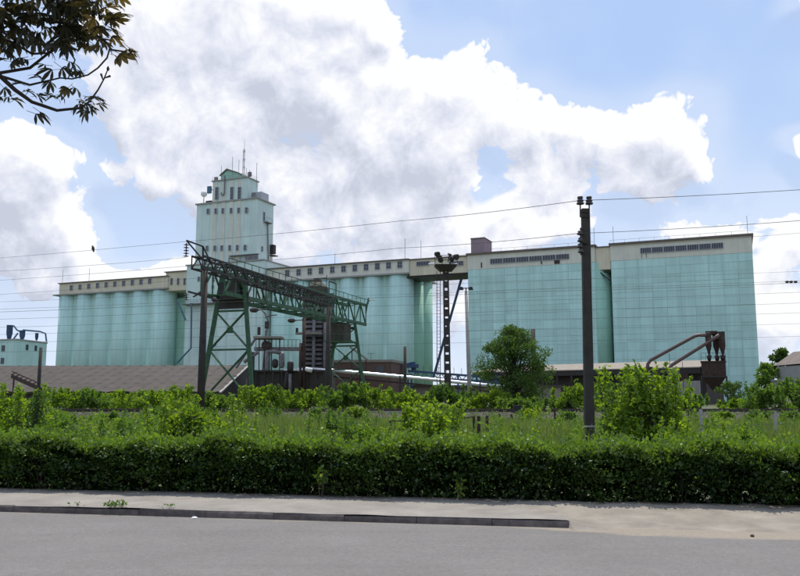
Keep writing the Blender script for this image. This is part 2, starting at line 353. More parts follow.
def struct(o, label=None): o['kind'] = 'structure'; return o

def np_tris(name, V, T, mat, tint=None, parent=None, loc=None):
    me = bpy.data.meshes.new(name)
    off = np.array(parent.location if parent is not None else (loc or (0, 0, 0)), dtype=np.float64)
    V = V - off
    me.vertices.add(len(V)); me.vertices.foreach_set('co', V.astype(np.float32).ravel())
    me.loops.add(T.size); me.loops.foreach_set('vertex_index', T.astype(np.int32).ravel())
    me.polygons.add(len(T)); me.polygons.foreach_set('loop_start', np.arange(0, T.size, 3, dtype=np.int32)); me.polygons.foreach_set('loop_total', np.full(len(T), 3, dtype=np.int32))
    if tint is not None:
        a = me.attributes.new('tint', 'FLOAT', 'POINT'); a.data.foreach_set('value', tint.astype(np.float32))
    me.update(calc_edges=True); me.materials.append(MATS[mat])
    o = bpy.data.objects.new(name, me); COL.objects.link(o)
    if parent is not None: o.parent = parent
    elif loc is not None: o.location = loc
    return o
def unit(a): return a / np.maximum(np.linalg.norm(a, axis=1, keepdims=True), 1e-9)
def leaf_arrays(P, N, L, asp=.62, droop=.25, spread=.9, tint=None, rng=RNG):
    """one folded two-triangle leaf per point: P positions, N outward directions, L lengths"""
    n = len(P)
    a = unit(N + rng.normal(0, spread, (n, 3)) * .6 + np.array([0, 0, -droop]))
    b = unit(np.cross(a, unit(rng.normal(0, 1, (n, 3)) + np.array([0, 0, .0]))))
    c = np.cross(a, b)
    L = L[:, None]; w = L * asp * .5
    v0 = P; v2 = P + a * L
    v1 = P + a * L * .45 + b * w + c * w * .35; v3 = P + a * L * .45 - b * w + c * w * .35
    V = np.stack([v0, v1, v2, v3], 1).reshape(-1, 3)
    i = np.arange(n)[:, None] * 4
    T = np.concatenate([i + np.array([[0, 1, 2]]), i + np.array([[0, 2, 3]])], 1).reshape(-1, 3)
    t = np.clip((rng.normal(.45, .25, n) if tint is None else tint), 0, 1)
    return V, T, np.repeat(t, 4)

# ---------------------------------------------------------------- ground
RS = 0.18                     # the street runs at this slope: q = y + RS*x is constant along it
RA = math.atan(-RS)
def smooth(a, b, x):
    t = np.clip((x - a) / (b - a), 0, 1); return t * t * (3 - 2 * t)
def gz(x, y):
    x = np.asarray(x, float); y = np.asarray(y, float); q = y + RS * x
    z = -.06 + .15 * smooth(11.4, 13.0, q)
    z = z + smooth(24, 44, y) * .28 + .04 * np.sin(x * .7 + y * .4) * smooth(15, 20, y) * (1 - smooth(42, 46, y))
    return z
def make_ground():
    xs = np.concatenate([[-4000, -1500, -600, -300, -150, -90], np.linspace(-60, 60, 121), [90, 150, 300, 600, 1500, 4000]])
    ys = np.concatenate([[-300, -60, -20], np.linspace(-5, 60, 131), [70, 85, 110, 150, 220, 350, 700, 1500, 4000, 9000]])
    X, Y = np.meshgrid(xs, ys); Z = gz(X, Y)
    V = np.stack([X, Y, Z], 2).reshape(-1, 3); nx, ny = len(xs), len(ys)
    f = [(j * nx + i, j * nx + i + 1, (j + 1) * nx + i + 1, (j + 1) * nx + i) for j in range(ny - 1) for i in range(nx - 1)]
    me = bpy.data.meshes.new('ground'); me.from_pydata(V.tolist(), [], f); me.materials.append(MATS['soil'])
    o = bpy.data.objects.new('ground', me); COL.objects.link(o); struct(o)
make_ground()
def strip(name, mat, q0, q1, x0, x1, zfun, nx=80, nq=10):
    vs, fs = [], []
    for i in range(nx + 1):
        x = x0 + (x1 - x0) * i / nx
        for j in range(nq + 1):
            q = q0 + (q1 - q0) * j / nq; vs.append((x, q - RS * x, zfun(x, q)))
    for i in range(nx):
        for j in range(nq): a = i * (nq + 1) + j; fs.append((a, a + nq + 1, a + nq + 2, a + 1))
    me = bpy.data.meshes.new(name); me.from_pydata(vs, [], fs); me.materials.append(MATS[mat])
    me.polygons.foreach_set('use_smooth', [True] * len(fs))
    o = bpy.data.objects.new(name, me); COL.objects.link(o); struct(o); return o
KX = 2.2                     # the kerb ends here
QK = 11.05
strip('road', 'asphalt', 2.0, 11.30, -90, 90, lambda x, q: .02 - .0008 * (q - 6) ** 2, 60, 8)
def pz(x, q):
    e = .055 + .03 * math.sin(x * 1.9) + .02 * math.sin(x * 5.7 + 1)      # dust and old asphalt creep over the kerb tops
    return .099 + .010 * min(max((q - QK - e) / .05, -1), 1) + .005 * math.sin(x * 1.3) * math.sin(q * 3)
strip('pavement', 'pavement', QK + .012, 12.95, -90, KX - .01, pz, 700, 40)
from mathutils import noise as mnoise
def dz(x, q):
    nz = mnoise.fractal(Vector((x * 1.6, q * 3.2, .3)), .8, 2.1, 5) * .022
    t = min(max((q - 10.5) / 2.2, 0), 1); z = -.030 + .145 * t * t * (3 - 2 * t) + nz * min(t * 5 + .25, 1)
    z += .07 * math.exp(-(max(x - KX, 0) / .34) ** 2 - ((q - 11.18) / .26) ** 2)
    if x < KX - .012:
        k = (KX + .1 - x) / 1.6
        z = .117 - k * .05 + nz * 1.3 if q > QK + .2 else -.06
    return z
strip('dirt_shoulder', 'dirt', 10.40, 12.95, KX - 1.5, 16, dz, 420, 64)
kerb = thing('kerb', None, None); struct(kerb)
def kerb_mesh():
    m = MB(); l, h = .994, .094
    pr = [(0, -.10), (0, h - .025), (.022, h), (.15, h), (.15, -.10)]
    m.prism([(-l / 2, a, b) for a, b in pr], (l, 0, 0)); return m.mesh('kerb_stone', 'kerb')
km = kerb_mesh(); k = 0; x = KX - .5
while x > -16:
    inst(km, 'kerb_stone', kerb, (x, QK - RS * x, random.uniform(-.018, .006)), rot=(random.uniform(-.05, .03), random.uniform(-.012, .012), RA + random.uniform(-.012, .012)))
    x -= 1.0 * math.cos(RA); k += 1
m = MB()
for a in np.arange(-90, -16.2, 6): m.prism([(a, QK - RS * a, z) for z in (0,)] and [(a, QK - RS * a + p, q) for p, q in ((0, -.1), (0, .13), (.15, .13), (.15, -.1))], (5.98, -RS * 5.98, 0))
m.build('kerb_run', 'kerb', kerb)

# ---------------------------------------------------------------- hedge
def hedge_top(x): return .80 + .045 * math.sin(x * 1.7) + .03 * math.sin(x * 4.1 + 1) + .02 * math.sin(x * 9.7)
def make_hedge():
    root = thing('hedge', 'long clipped dark green hedge along the pavement', 'hedge', (0, 12.75, .1))
    n = 95000
    x = RNG.uniform(-11.5, 9.5, n)
    ht = .80 + .05 * np.sin(x * 1.7) + .045 * np.sin(x * 4.1 + 1) + .035 * np.sin(x * 9.7) + .025 * np.sin(x * 23)
    face = RNG.random(n)
    front = face < .50; top = (face >= .50) & (face < .93)
    q = np.where(front, RNG.normal(0, .05, n) + .06 * np.sin(x * 3.3) + .05 * np.sin(x * 7.9), RNG.uniform(0, 1.0, n))
    z = np.where(front, RNG.uniform(.06, 1, n) ** .85 * ht, ht + RNG.normal(0, .035, n) + (RNG.random(n) < .10) * RNG.uniform(0, .16, n) + (RNG.random(n) < .025) * RNG.uniform(0, .34, n) * (np.sin(x * 6.3) > .2))
    # rounded shoulder and holes low down
    q = q + np.where(front, .16 * np.clip((z / ht - .72) / .28, 0, 1) ** 2 + .05 * np.sin(z * 17 + x * 5), 0)
    back = face >= .93
    q = np.where(back, 1.02 + RNG.normal(0, .04, n), q); z = np.where(back, RNG.uniform(.1, 1, n) * ht, z)
    hole = np.sin(x * 5.1 + 2 * np.sin(z * 9)) * np.sin(z * 13 + x * 2.3) + RNG.normal(0, .35, n)
    keep = ~(front & (hole > .35) & (z < .86 * ht)); keep &= ~(front & (z < .35) & (RNG.random(n) < .5))
    y = 12.78 + q - RS * x
    P = np.stack([x, y, z + .08], 1)[keep]
    Nn = np.where(front[:, None], np.array([-.17, -1, .35]), np.where(top[:, None], np.array([0, -.15, 1.0]), np.array([.1, 1, .3])))[keep]
    V, T, t = leaf_arrays(P, Nn, RNG.uniform(.035, .085, len(P)), asp=.75, droop=.25, spread=.8,
                          tint=np.clip(RNG.normal(.13, .10, len(P)) + .07 * np.sin(P[:, 0] * 1.9 + 3 * np.sin(P[:, 2] * 4)) + (RNG.random(len(P)) < .08) * .35 * (P[:, 2] > .45) + (.20 + .55 * RNG.random(len(P))) * top[keep] + .25 * (P[:, 2] > .72) * RNG.random(len(P)), 0, 1))  # sunlit top and upper front painted in as lighter leaf tint
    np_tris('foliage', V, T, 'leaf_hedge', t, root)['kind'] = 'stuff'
    # inside of the hedge: twigs, and leaves with the inner shade painted in near-black
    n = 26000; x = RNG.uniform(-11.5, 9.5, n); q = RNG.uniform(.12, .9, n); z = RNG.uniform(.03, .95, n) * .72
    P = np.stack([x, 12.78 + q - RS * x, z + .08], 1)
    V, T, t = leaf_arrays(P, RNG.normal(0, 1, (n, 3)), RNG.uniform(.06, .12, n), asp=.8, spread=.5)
    np_tris('inner_leaves', V, T, 'leaf_hedge_shade', t, root)['kind'] = 'stuff'
    m = MB()
    for i in range(420):
        x = random.uniform(-11.5, 9.5); q = random.uniform(.15, .8); p = Vector((x, 12.78 + q - RS * x, .05))
        m.tube([p, p + Vector((random.uniform(-.1, .1), random.uniform(-.1, .1), .35)), p + Vector((random.uniform(-.2, .2), random.uniform(-.25, .1), .68))], [.012, .008, .004], 5, False)
    m.build('stems', 'bark_dark', root)['kind'] = 'stuff'
make_hedge()

# ---------------------------------------------------------------- grain elevator: one long line of blocks
def zdepth(py, z): return (z - CH) / ray(400, py)[1]
HT = 33.7
A0 = at(58, 283, zdepth(283, HT)); B0 = at(752, 234, zdepth(234, HT))
U = Vector((B0.x - A0.x, B0.y - A0.y, 0)).normalized(); INW = Vector((-U.y, U.x, 0))
if INW.y < 0: INW = -INW
UA = math.atan2(U.y, U.x); UP = Vector((0, 0, 1))
AX = (U, INW, UP)
def W(s, d, z): return Vector((A0.x, A0.y, 0)) + U * s + INW * d + UP * z
def wall(px, py, d=0.0):
    a, b = ray(px, py); o = Vector((A0.x, A0.y, 0)) + INW * d
    Y = (o.dot(INW)) / (a * INW.x + INW.y); p = Vector((a * Y, Y, 0)); return (p - o).dot(U), CH + b * Y
def WS(px, py=330, d=0.0): return wall(px, py, d)[0]
def wbox(m, s0, s1, d0, d1, z0, z1): return m.box(W((s0 + s1) / 2, (d0 + d1) / 2, (z0 + z1) / 2), (abs(s1 - s0), abs(d1 - d0), abs(z1 - z0)), AX)
ZC = CH + (HT - CH) * .885
GRD = .3
_wm = {}
def window(parent, s, z, w, h, d=0.0, mullion=True, dark='glass_dark', frame='window_grey', cols=2, rows=2, side=False):
    key = (round(w, 2), round(h, 2), cols, rows, frame, dark)
    if key not in _wm:
        t = .09
        f = MB(); f.box((-w / 2 + t / 2, -.02, 0), (t, .16, h)); f.box((w / 2 - t / 2, -.02, 0), (t, .16, h))
        f.box((0, -.02, h / 2 - t / 2), (w - 2 * t, .15, t)); f.box((0, -.03, -h / 2 + t / 2), (w - 2 * t + .001, .22, t))
        for i in range(1, cols): f.box((-w / 2 + w * i / cols, -.02, 0), (.05, .1, h - 2 * t))
        for i in range(1, rows): f.box((0, -.02, -h / 2 + h * i / rows), (w - 2 * t, .09, .05))
        p = MB(); p.box((0, .0, 0), (w - 2 * t, .06, h - 2 * t))
        _wm[key] = (f.mesh('window', frame), p.mesh('pane', dark))
    f, p = _wm[key]
    loc = W(s, d - .05, z) if not side else W(s + .05, d, z)
    o = inst(f, 'window', parent, loc, UA if not side else UA + math.pi / 2)
    c = bpy.data.objects.new('pane', p); COL.objects.link(c); c.parent = o
    return o
def cyl(m, s, d, r, z0, z1, n=48):
    m.lathe(W(s, d, 0), [(r, z0), (r, z1)], n)

def silo_block(label, px0, px1, n, py, rows, extra_end=True):
    s0, s1 = WS(px0, py), WS(px1, py); pitch = (s1 - s0) / n; r = pitch / 2 * 1.012
    root = thing('silo_block', label, 'grain silo', W((s0 + s1) / 2, 0, GRD))
    for i in range(n):
        m = MB(); cyl(m, s0 + pitch * (i + .5), r, r, GRD - .5, ZC); m.build('silo', 'mint', root, smooth=True)
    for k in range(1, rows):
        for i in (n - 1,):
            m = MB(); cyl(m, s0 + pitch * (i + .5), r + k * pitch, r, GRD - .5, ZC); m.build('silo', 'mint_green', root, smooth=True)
    m = MB(); wbox(m, s0 + r, s1 - r, r * .45, r + (rows - 1) * pitch, GRD - .5, ZC - .01); m.build('infill_wall', 'mint', root)
    m = MB(); wbox(m, s0 - .35, s1 + .15, -.25, rows * pitch, ZC, ZC + .35); m.build('ledge', 'concrete', root)
    return root, s0, s1, pitch, rows * pitch
# left row of six
sb1, L0, L1, LP, LD = silo_block('six pale mint silos left of the workhouse tower', 54, 166, 6, 300, 3)
m = MB(); wbox(m, WS(58, 288), L1, .5, LD - 1, ZC + .35, HT - .25); m.build('gallery', 'cream', sb1)
m = MB(); wbox(m, WS(58, 288) - .3, L1 + .1, .1, LD - .6, HT - .25, HT); m.build('gallery_roof', 'roof_felt', sb1)
for i in range(10):
    s, z = wall(71.5 + 8.72 * i, 287.5 - .75 * i, .5); window(sb1, s, z - .1, 1.15, 1.55, .5)
for px, hh in ((62.5, 4.2), (89, 4.0)):
    s = WS(px, 280, 2); m = MB(); m.tube([W(s, 2, HT), W(s, 2, HT + hh)], .05, 5); m.build('lightning_rod', 'grey_metal', sb1)
# link between the silos and the tower
lk = thing('link_building', 'narrow cream topped link between left silos and workhouse tower', 'building', W(L1 + 3, 5, GRD))
s1e = WS(188, 300, 4.5)
m = MB(); wbox(m, L1 - 2.5, s1e, 5.2, LD, GRD - .5, ZC - 2); m.build('wall', 'mint_green', lk)
s0, z0 = wall(166.5, 291, .9); s1_, z1 = wall(187, 272, .9)
m = MB(); wbox(m, s0 - .4, s1_ + .3, .9, LD - .4, z0, HT + .9); m.build('gallery', 'cream', lk)
m = MB(); wbox(m, s0 - .7, s1_ + .2, .5, LD, HT + .9, HT + 1.15); m.build('gallery_roof', 'roof_felt', lk)
for px in (171.8, 178.3, 184.8):
    s, z = wall(px, 281.5, .9); window(lk, s, z, .8, 1.9, .9, cols=1)

# workhouse
BF = -1.2
t0s, tz0 = wall(197, 204.8); t1s, tz1 = wall(257, 199)
TZ = (tz0 + tz1) / 2
bs0, bz = wall(187, 266, BF); bs1 = WS(263, 300, BF)
wk = thing('workhouse_tower', 'tall mint workhouse tower with cream stripes and roof antennas', 'tower', W((t0s + t1s) / 2, 0, GRD))
m = MB(); wbox(m, bs0, bs1, BF, 12, GRD - .5, bz); m.build('lower_wall', 'mint_pale', wk)
m = MB(); wbox(m, bs0 - .3, bs1 + .2, BF - .3, 12.1, bz, bz + .3); m.build('lower_roof', 'concrete', wk)
# how deep the side wall must be to end at px 273.5
def depth_for(s, px, py):
    for d in np.linspace(1, 40, 400):
        p = W(s, d, 0); q = 400 + (p.x / p.y) * (math.cos(TH) - (288 - py) / F * math.sin(TH)) * F
        if q >= px: return d
    return 12
TD = depth_for(t1s, 273.3, 215); print('tower depth', TD, 'TZ', TZ, 'pitch', LP)
m = MB(); wbox(m, t0s, t1s, 0, TD, bz - 1, TZ); m.build('upper_wall', 'mint_pale', wk)
m = MB(); wbox(m, t0s - .35, t1s + .35, -.35, TD + .6, TZ, TZ + .35); m.build('upper_roof', 'concrete', wk)
c0s, cz = wall(213, 182); c1s = WS(247.5, 182); CZ = cz
CD = depth_for(c1s, 258, 185)
m = MB(); wbox(m, c0s, c1s, -.06, CD, TZ + .3, CZ); m.build('head_house', 'mint_pale', wk)
m = MB(); wbox(m, c0s - .25, c1s + .25, -.4, CD + .3, CZ, CZ + .3); m.build('head_house_roof', 'concrete', wk)
s, z = wall(266, 199, 3); m = MB(); wbox(m, t1s - 4.0, t1s - .9, 3.5, 7, TZ + .3, TZ + 2.8); m.build('roof_hut', 'window_grey', wk)
# hut with gable on top
h0, hz = wall(221, 179.5, 2); h1 = WS(237, 179.5, 2); hzt = wall(226, 170, 2)[1]
m = MB(); m.prism([W(h0, 2, CZ + .3), W(h1, 2, CZ + .3), W(h1, 2, hzt - 1.1), W((h0 + h1) / 2 - .6, 2, hzt), W(h0, 2, hzt - 1.3)], INW * 4); m.build('gable_hut', 'mint_green', wk)
m = MB()
for a, b in (((h0 - .3, hzt - 1.45), ((h0 + h1) / 2 - .6, hzt + .12)), (((h0 + h1) / 2 - .6, hzt + .12), (h1 + .3, hzt - 1.2))):
    m.bar(W(a[0], 1.7, a[1]), W(b[0], 1.7, b[1]), .2, .2); m.hexa([W(a[0], 1.6, a[1]), W(b[0], 1.6, b[1]), W(b[0], 6.2, b[1]), W(a[0], 6.2, a[1])] + [W(a[0], 1.6, a[1] + .15), W(b[0], 1.6, b[1] + .15), W(b[0], 6.2, b[1] + .15), W(a[0], 6.2, a[1] + .15)])
m.build('gable_roof', 'roof_felt', wk)
for px in (214.6, 223.0, 231.3, 238.6):      # cream stripes
    s = WS(px, 220); m = MB(); wbox(m, s - .62, s + .62, -.14, .05, bz + .5, CZ - .4); m.build('stripe', 'cream_pale', wk)
for px in (217.3, 232.4, 240.0):
    s, z = wall(px, 193.5); window(wk, s, z, 1.0, 3.4, -.2, cols=2, rows=4)
for px in (208.5, 216.3, 223.4, 231.6, 239.2, 246.9):
    s, z = wall(px, 211.5 - (px - 208) * .03); window(wk, s, z, .85, 1.5, -.16)
for px in (207.5, 215.3, 222.3, 230.2, 237.8, 245.5):
    s, z = wall(px, 248.5 - (px - 208) * .02); window(wk, s, z, .85, 1.5, -.16)
for px, py in ((199, 279), (213.5, 279.5), (213, 287), (228, 281), (241, 282)):
    s, z = wall(px, py, BF); window(wk, s, z, .8, 1.3 if py != 287 else .8, BF)
window(wk, t1s, TZ - 4.0, .9, 2.4, TD * .42, side=True, cols=1); window(wk, t1s, wall(257, 247)[1], .9, 1.4, TD * .35, side=True)
m = MB(); wbox(m, t1s, t1s + 1.0, TD * .40, TD * .75, TZ - 5.6, TZ - 5.4)
for d in (.42, .74): m.bar(W(t1s + .95, TD * d, TZ - 5.4), W(t1s + .95, TD * d, TZ - 4.3), .06)
m.bar(W(t1s + .95, TD * .42, TZ - 4.3), W(t1s + .95, TD * .74, TZ - 4.3), .06); m.build('balcony', 'grey_metal', wk)
m = MB(); m.tube([W(t1s + .3, TD * .6, TZ - 5.5), W(t1s + .3, TD * .7, bz + 1)], .16, 6); m.build('drain_pipe', 'grey_metal', wk)
m = MB(); wbox(m, t1s, t1s + 1.1, TD * .82, TD * .98, bz + 3.2, bz + 5.6); m.build('wall_box', 'dark_steel', wk)
m = MB(); wbox(m, t1s, t1s + 1.5, TD * .8, TD * 1.05, bz + 2.6, bz + 2.8); m.build('wall_shelf', 'dark_steel', wk)
# roof machinery above the lower wall
m = MB(); a0 = WS(229, 258, -.8); a1 = WS(258, 258, -.8); zz = wall(245, 254.5, -.8)[1]
wbox(m, a0, a1, -1.1, -.05, zz - .18, zz); 
for s in np.linspace(a0 + .2, a1 - .2, 6): m.bar(W(s, -1.0, bz + .3), W(s, -1.0, zz - .18), .09)
m.build('roof_canopy', 'grey_metal', wk)
m = MB(); a0 = WS(246, 258, -.7); a1 = WS(257, 258, -.7); wbox(m, a0, a1, -1.0, -.1, bz + .3, zz - .3); m.build('roof_plant', 'grey_metal', wk)
# ledge canopy with pipes at its left
m = MB(); z3 = wall(190, 303.5, BF - 1.5)[1]; a0 = WS(182.5, 303, BF - 1.5); a1 = WS(222, 303, BF - 1.5)
wbox(m, a0, a1, BF - 1.6, BF, z3 - .3, z3)
for s in np.linspace(a0 + .3, a1 - .3, 12): m.bar(W(s, BF - 1.5, z3), W(s, BF - 1.5, z3 + 1.0), .05)
m.bar(W(a0, BF - 1.5, z3 + 1), W(a1, BF - 1.5, z3 + 1), .05); m.build('ledge_canopy', 'grey_metal', wk)
for pts in (((191.5, 303), (191, 348), (177, 363)), ((195, 296), (200, 292)), ((177, 300), (185.5, 320)), ((216, 344), (199, 361))):
    m = MB(); P = []
    for px, py in pts: s, z = wall(px, py, BF - 2); P.append(W(s, BF - 2, z))
    m.tube(P, .24, 7); m.build('spout_pipe', 'blue_pale', wk)
# pilaster lines of the lower wall
for px in (206, 216, 226, 236, 246, 256):
    s = WS(px, 330, BF); m = MB(); wbox(m, s - .12, s + .12, BF - .12, BF + .02, GRD, z3 - .35); m.build('wall_rib', 'mint', wk)
# hooks, box, pipe, antennas
m = MB(); s, z = wall(210.5, 190, 1); m.box(W(s - .2, .8, z), (1.1, .6, 1.9), AX); m.bar(W(s, 1.0, z), W(c0s + .2, 1.0, z), .2); m.build('aerial_box', 'blue_pale', wk)
s, z = wall(225, 185, -.3); m = MB(); m.tube([W(s, -.5, z + 2.5), W(s, -.5, z - 2.2), W(s - .35, -.5, z - 2.9), W(s - .9, -.5, z - 2.6), W(s - 1.0, -.5, z - 2.0)], .16, 7); m.build('vent_pipe', 'grey_metal', wk)
mast = MB(); s = WS(243.5, 178, 3.5); zt = wall(243.5, 140.5, 3.5)[1]
for dx, dy in ((-.3, -.2), (.3, -.2), (0, .35)): mast.bar(W(s + dx, 3.5 + dy, CZ + .3), W(s + dx * .4, 3.5 + dy * .4, zt - 2.5), .08)
for k in range(14):
    z = CZ + .6 + (zt - 3 - CZ) * k / 14; mast.bar(W(s - .3, 3.3, z), W(s + .3, 3.3, z + .6), .05); mast.bar(W(s + .3, 3.3, z), W(s, 3.85, z + .6), .05)
mast.tube([W(s, 3.5, zt - 2.6), W(s, 3.5, zt)], .04, 5); mast.build('antenna_mast', 'rust_pipe', wk)
for z in np.linspace(CZ + 2, zt - 3, 4): mb = MB(); mb.box(W(s, 3.5, z), (.5, .5, .5), AX); mb.build('mast_box', 'white_paint', wk)
for px, py in ((221, 166), (232, 157), (238.5, 160), (249.5, 170), (256.5, 163), (246, 168)):
    m = MB(); s = WS(px, 180, 1.2); zt = wall(px, py, 1.2)[1]; zb = CZ + .25 if s < c1s else TZ + .3
    m.tube([W(s, 1.2, zb), W(s, 1.2, zt)], .06, 5); m.build('antenna', 'grey_metal', wk)
for px, py, hgt in ((249, 179, 1.2), (215.5, 178, .9), (253, 187, 1.4)):
    m = MB(); s = WS(px, py, .8); zb = CZ + .3 if s < c1s else TZ + .3; m.box(W(s, 1.1, zb + hgt / 2 + .3), (.9, .5, hgt), AX); m.bar(W(s, 1.1, zb), W(s, 1.1, zb + .5), .12); m.build('panel_antenna', 'grey_metal', wk)
m = MB()
for z in (CZ + .7, CZ + 1.2): m.bar(W(c0s, -.2, z), W(c1s, -.2, z), .05); m.bar(W(c1s, -.2, z), W(c1s, CD, z), .05)
for s in np.linspace(c0s, c1s, 9): m.bar(W(s, -.2, CZ + .3), W(s, -.2, CZ + 1.2), .05)
m.build('railing', 'grey_metal', wk)
m = MB(); s, z = wall(204, 194, .8); R = .85
m.lathe(W(s, .8, z), [(.05, -R)] + [(R * math.cos(a), R * math.sin(a)) for a in np.linspace(-1.3, 1.3, 9)] + [(.05, R)], 16); m.build('radome', 'white_paint', wk, smooth=True)
m = MB(); m.tube([W(s, .8, TZ + .3), W(s, .8, z - .9)], .1, 6); m.build('radome_stand', 'grey_metal', wk)
m = MB(); s = WS(209.5, 201, .8); wbox(m, s - .9, s + .9, .4, 1.6, TZ + .35, TZ + 1.0); m.build('roof_box', 'dark_steel', wk)

# centre row of six
sb2, C0, C1, CP, CDp = silo_block('six pale mint silos between the tower and the gallery bridge', 266, 407.7, 6, 330, 3)
g0 = WS(263, 268, .5)
m = MB(); wbox(m, g0, C1 + .1, .5, CDp - 1, ZC + .35, HT - .25); m.build('gallery', 'cream_pale', sb2)
m = MB(); wbox(m, g0 - .1, C1 + .2, .1, CDp - .6, HT - .25, HT); m.build('gallery_roof', 'roof_felt', sb2)
for i in range(11):
    s, z = wall(287.5 + 11.25 * i, 273.2 - .86 * i, .5); window(sb2, s, z, 1.3, 1.7, .5)
for px, hh in ((405, 5.5), (421, 4.6), (335, 3.0)):
    s = WS(px, 255, 3); m = MB(); m.tube([W(s, 3, HT), W(s, 3, HT + hh)], .05, 5); m.build('lightning_rod', 'grey_metal', sb2)
# overhead gallery bridge
r0 = WS(468, 330)
br = thing('gallery_bridge', 'cream enclosed gallery bridging the centre silos and teal panelled block', 'bridge', W((C1 + r0) / 2, 4, ZC))
m = MB(); wbox(m, C1 + .15, r0 - .05, .9, 9, ZC - .4, HT - .35); m.build('wall', 'cream', br)
m = MB(); wbox(m, C1 + .25, r0 - .05, .6, 9.3, HT - .35, HT - .1); m.build('roof', 'roof_felt', br)
m = MB(); wbox(m, C1 - 1.5, r0 - .05, 1.2, 8.7, ZC - .85, ZC - .4); m.build('floor_beam', 'dark_steel', br)
for pxa, pxb in ((416.5, 430), (449, 463.5)):
    a, z = wall(pxa, 263.7, .9); b = WS(pxb, 263, .9); window(br, (a + b) / 2, wall((pxa + pxb) / 2, 263.6, .9)[1], b - a, 1.15, .9, cols=6, rows=1)
sp0 = wall(461.5, 281, 4); sp1 = wall(433.5, 377, 4)
m = MB(); m.tube([W(sp0[0], 4, sp0[1] + .6), W(sp1[0], 4, sp1[1])], .3, 8); m.build('spout_pipe', 'blue_paint', br)

# teal panelled blocks
def panel_block(label, px0, px1, ncol, nrow, wpx, dep=13.0, bulge=True):
    s0, s1 = WS(px0), WS(px1)
    root = thing('panelled_silo_block', label, 'grain silo', W((s0 + s1) / 2, 0, GRD))
    m = MB(); wbox(m, s0, s1, .10, dep, GRD - .5, ZC); m.build('wall', 'joint_teal', root)
    w = (s1 - s0) / ncol; h = (ZC - GRD) / nrow
    p = MB(); g = .06; t = .04
    p.hexa([(-w / 2 + g / 2, .1, -h / 2 + g / 2), (w / 2 - g / 2, .1, -h / 2 + g / 2), (w / 2 - g / 2, .1, h / 2 - g / 2), (-w / 2 + g / 2, .1, h / 2 - g / 2),
            (-w / 2 + g, .1 - t, -h / 2 + g), (w / 2 - g, .1 - t, -h / 2 + g), (w / 2 - g, .1 - t, h / 2 - g), (-w / 2 + g, .1 - t, h / 2 - g)])
    pm = p.mesh('panel', 'panel_teal')
    for i in range(ncol):
        for j in range(nrow): inst(pm, 'panel', root, W(s0 + w * (i + .5), random.uniform(-.02, .015), GRD + h * (j + .5)), UA)
    if bulge:
        for d in (3.3, 9.7):
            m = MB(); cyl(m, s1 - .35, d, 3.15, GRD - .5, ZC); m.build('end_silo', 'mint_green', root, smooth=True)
    m = MB(); wbox(m, s0 - .05, s1 + .05, .02, dep, ZC, HT - .3); m.build('gallery', 'cream_pale', root)
    m = MB(); wbox(m, s0 - .3, s1 + .35, -.45, dep + .4, HT - .3, HT + .1); m.build('roof', 'roof_felt', root)
    a, z = wall(wpx[0], wpx[2]); b, zb = wall(wpx[1], wpx[3]); k = wpx[4]; ww = (b - a) / k
    for i in range(k): window(root, a + ww * (i + .5), (z + zb) / 2, ww - .06, 1.25, .02, cols=5, rows=1)
    return root, s0, s1
pb1, P0, P1 = panel_block('teal panelled silo block right of the gallery bridge, behind the round tree', 468.5, 597, 10, 17, (490, 569.5, 261.6, 256.4, 6))
pb2, Q0, Q1 = panel_block('teal panelled silo block at the far right, behind the rusty hopper', 613.3, 757, 10, 17, (640, 723.5, 250.6, 245.8, 7), bulge=False)
for s, r in ((WS(481.5, 264), pb1), (WS(541.5, 262), pb1)):
    m = MB(); wbox(m, s - .12, s + .12, -.12, .02, ZC + .3, ZC + 1.5); m.build('drain_pipe', 'dark_steel', r)
s, z = wall(557, 261.5); m = MB(); wbox(m, s - .6, s + .6, -.1, .02, z - .5, z + .4); m.build('vent', 'dark_steel', pb1)
m = MB(); s, z = wall(645, 255); 
for k in range(2): wbox(m, s - .7 + k * .9, s - .6 + k * .9, -.06, .02, z - .6, z + .3)
m.build('wall_stain_pipe', 'grey_metal', pb2)
# mauve lift house
m = MB(); a0 = WS(471, 250, 1.0); a1 = WS(484.5, 250, 1.0); zt = wall(478, 238.5, 1.0)[1]
wbox(m, a0, a1, 1.0, 7.0, HT + .1, zt); lh = m.build('lift_house', 'mauve_metal', pb1)
m = MB(); wbox(m, a0 - .12, a1 + .12, .85, 7.1, zt, zt + .18); m.build('lift_roof', 'roof_felt', pb1)
# link gallery between the two blocks
l0, l1 = P1 + .1, Q0 - .1
lkk = thing('link_gallery', 'short yellowish cream gallery joining the two teal blocks', 'gallery', W((l0 + l1) / 2, 2, ZC))
m = MB(); wbox(m, l0, l1, .35, 8, ZC - 1.7, HT - .6); m.build('wall', 'cream', lkk)
m = MB(); wbox(m, l0, l1, .1, 8, HT - .6, HT - .35); m.build('roof', 'roof_felt', lkk)
m = MB(); m.bar(W(l0 + .4, .6, ZC - 1.8), W(l1 - .2, .6, ZC - 4.2), .25); m.bar(W(l0 + .2, 1.0, ZC - 2.0), W(l1, 1.0, ZC - 2.1), .3); m.build('brace', 'dark_steel', lkk)
for px, r in ((613, pb2), (747.5, pb2), (594, pb1)):
    s = WS(px, 230, 1); m = MB(); m.tube([W(s, 1, HT), W(s, 1, HT + 4)], .045, 5); m.build('lightning_rod', 'grey_metal', r)
m = MB()
for r_, a, b in ((pb1, P0 + 5, P1), (pb2, Q0, Q1 - .5)):
    m = MB()
    for s in np.arange(a, b, 3.0): m.bar(W(s, -.2, HT + .1), W(s, -.2, HT + .75), .04)
    m.bar(W(a, -.2, HT + .75), W(b, -.2, HT + .75), .04); m.build('roof_rail', 'grey_metal', r_)

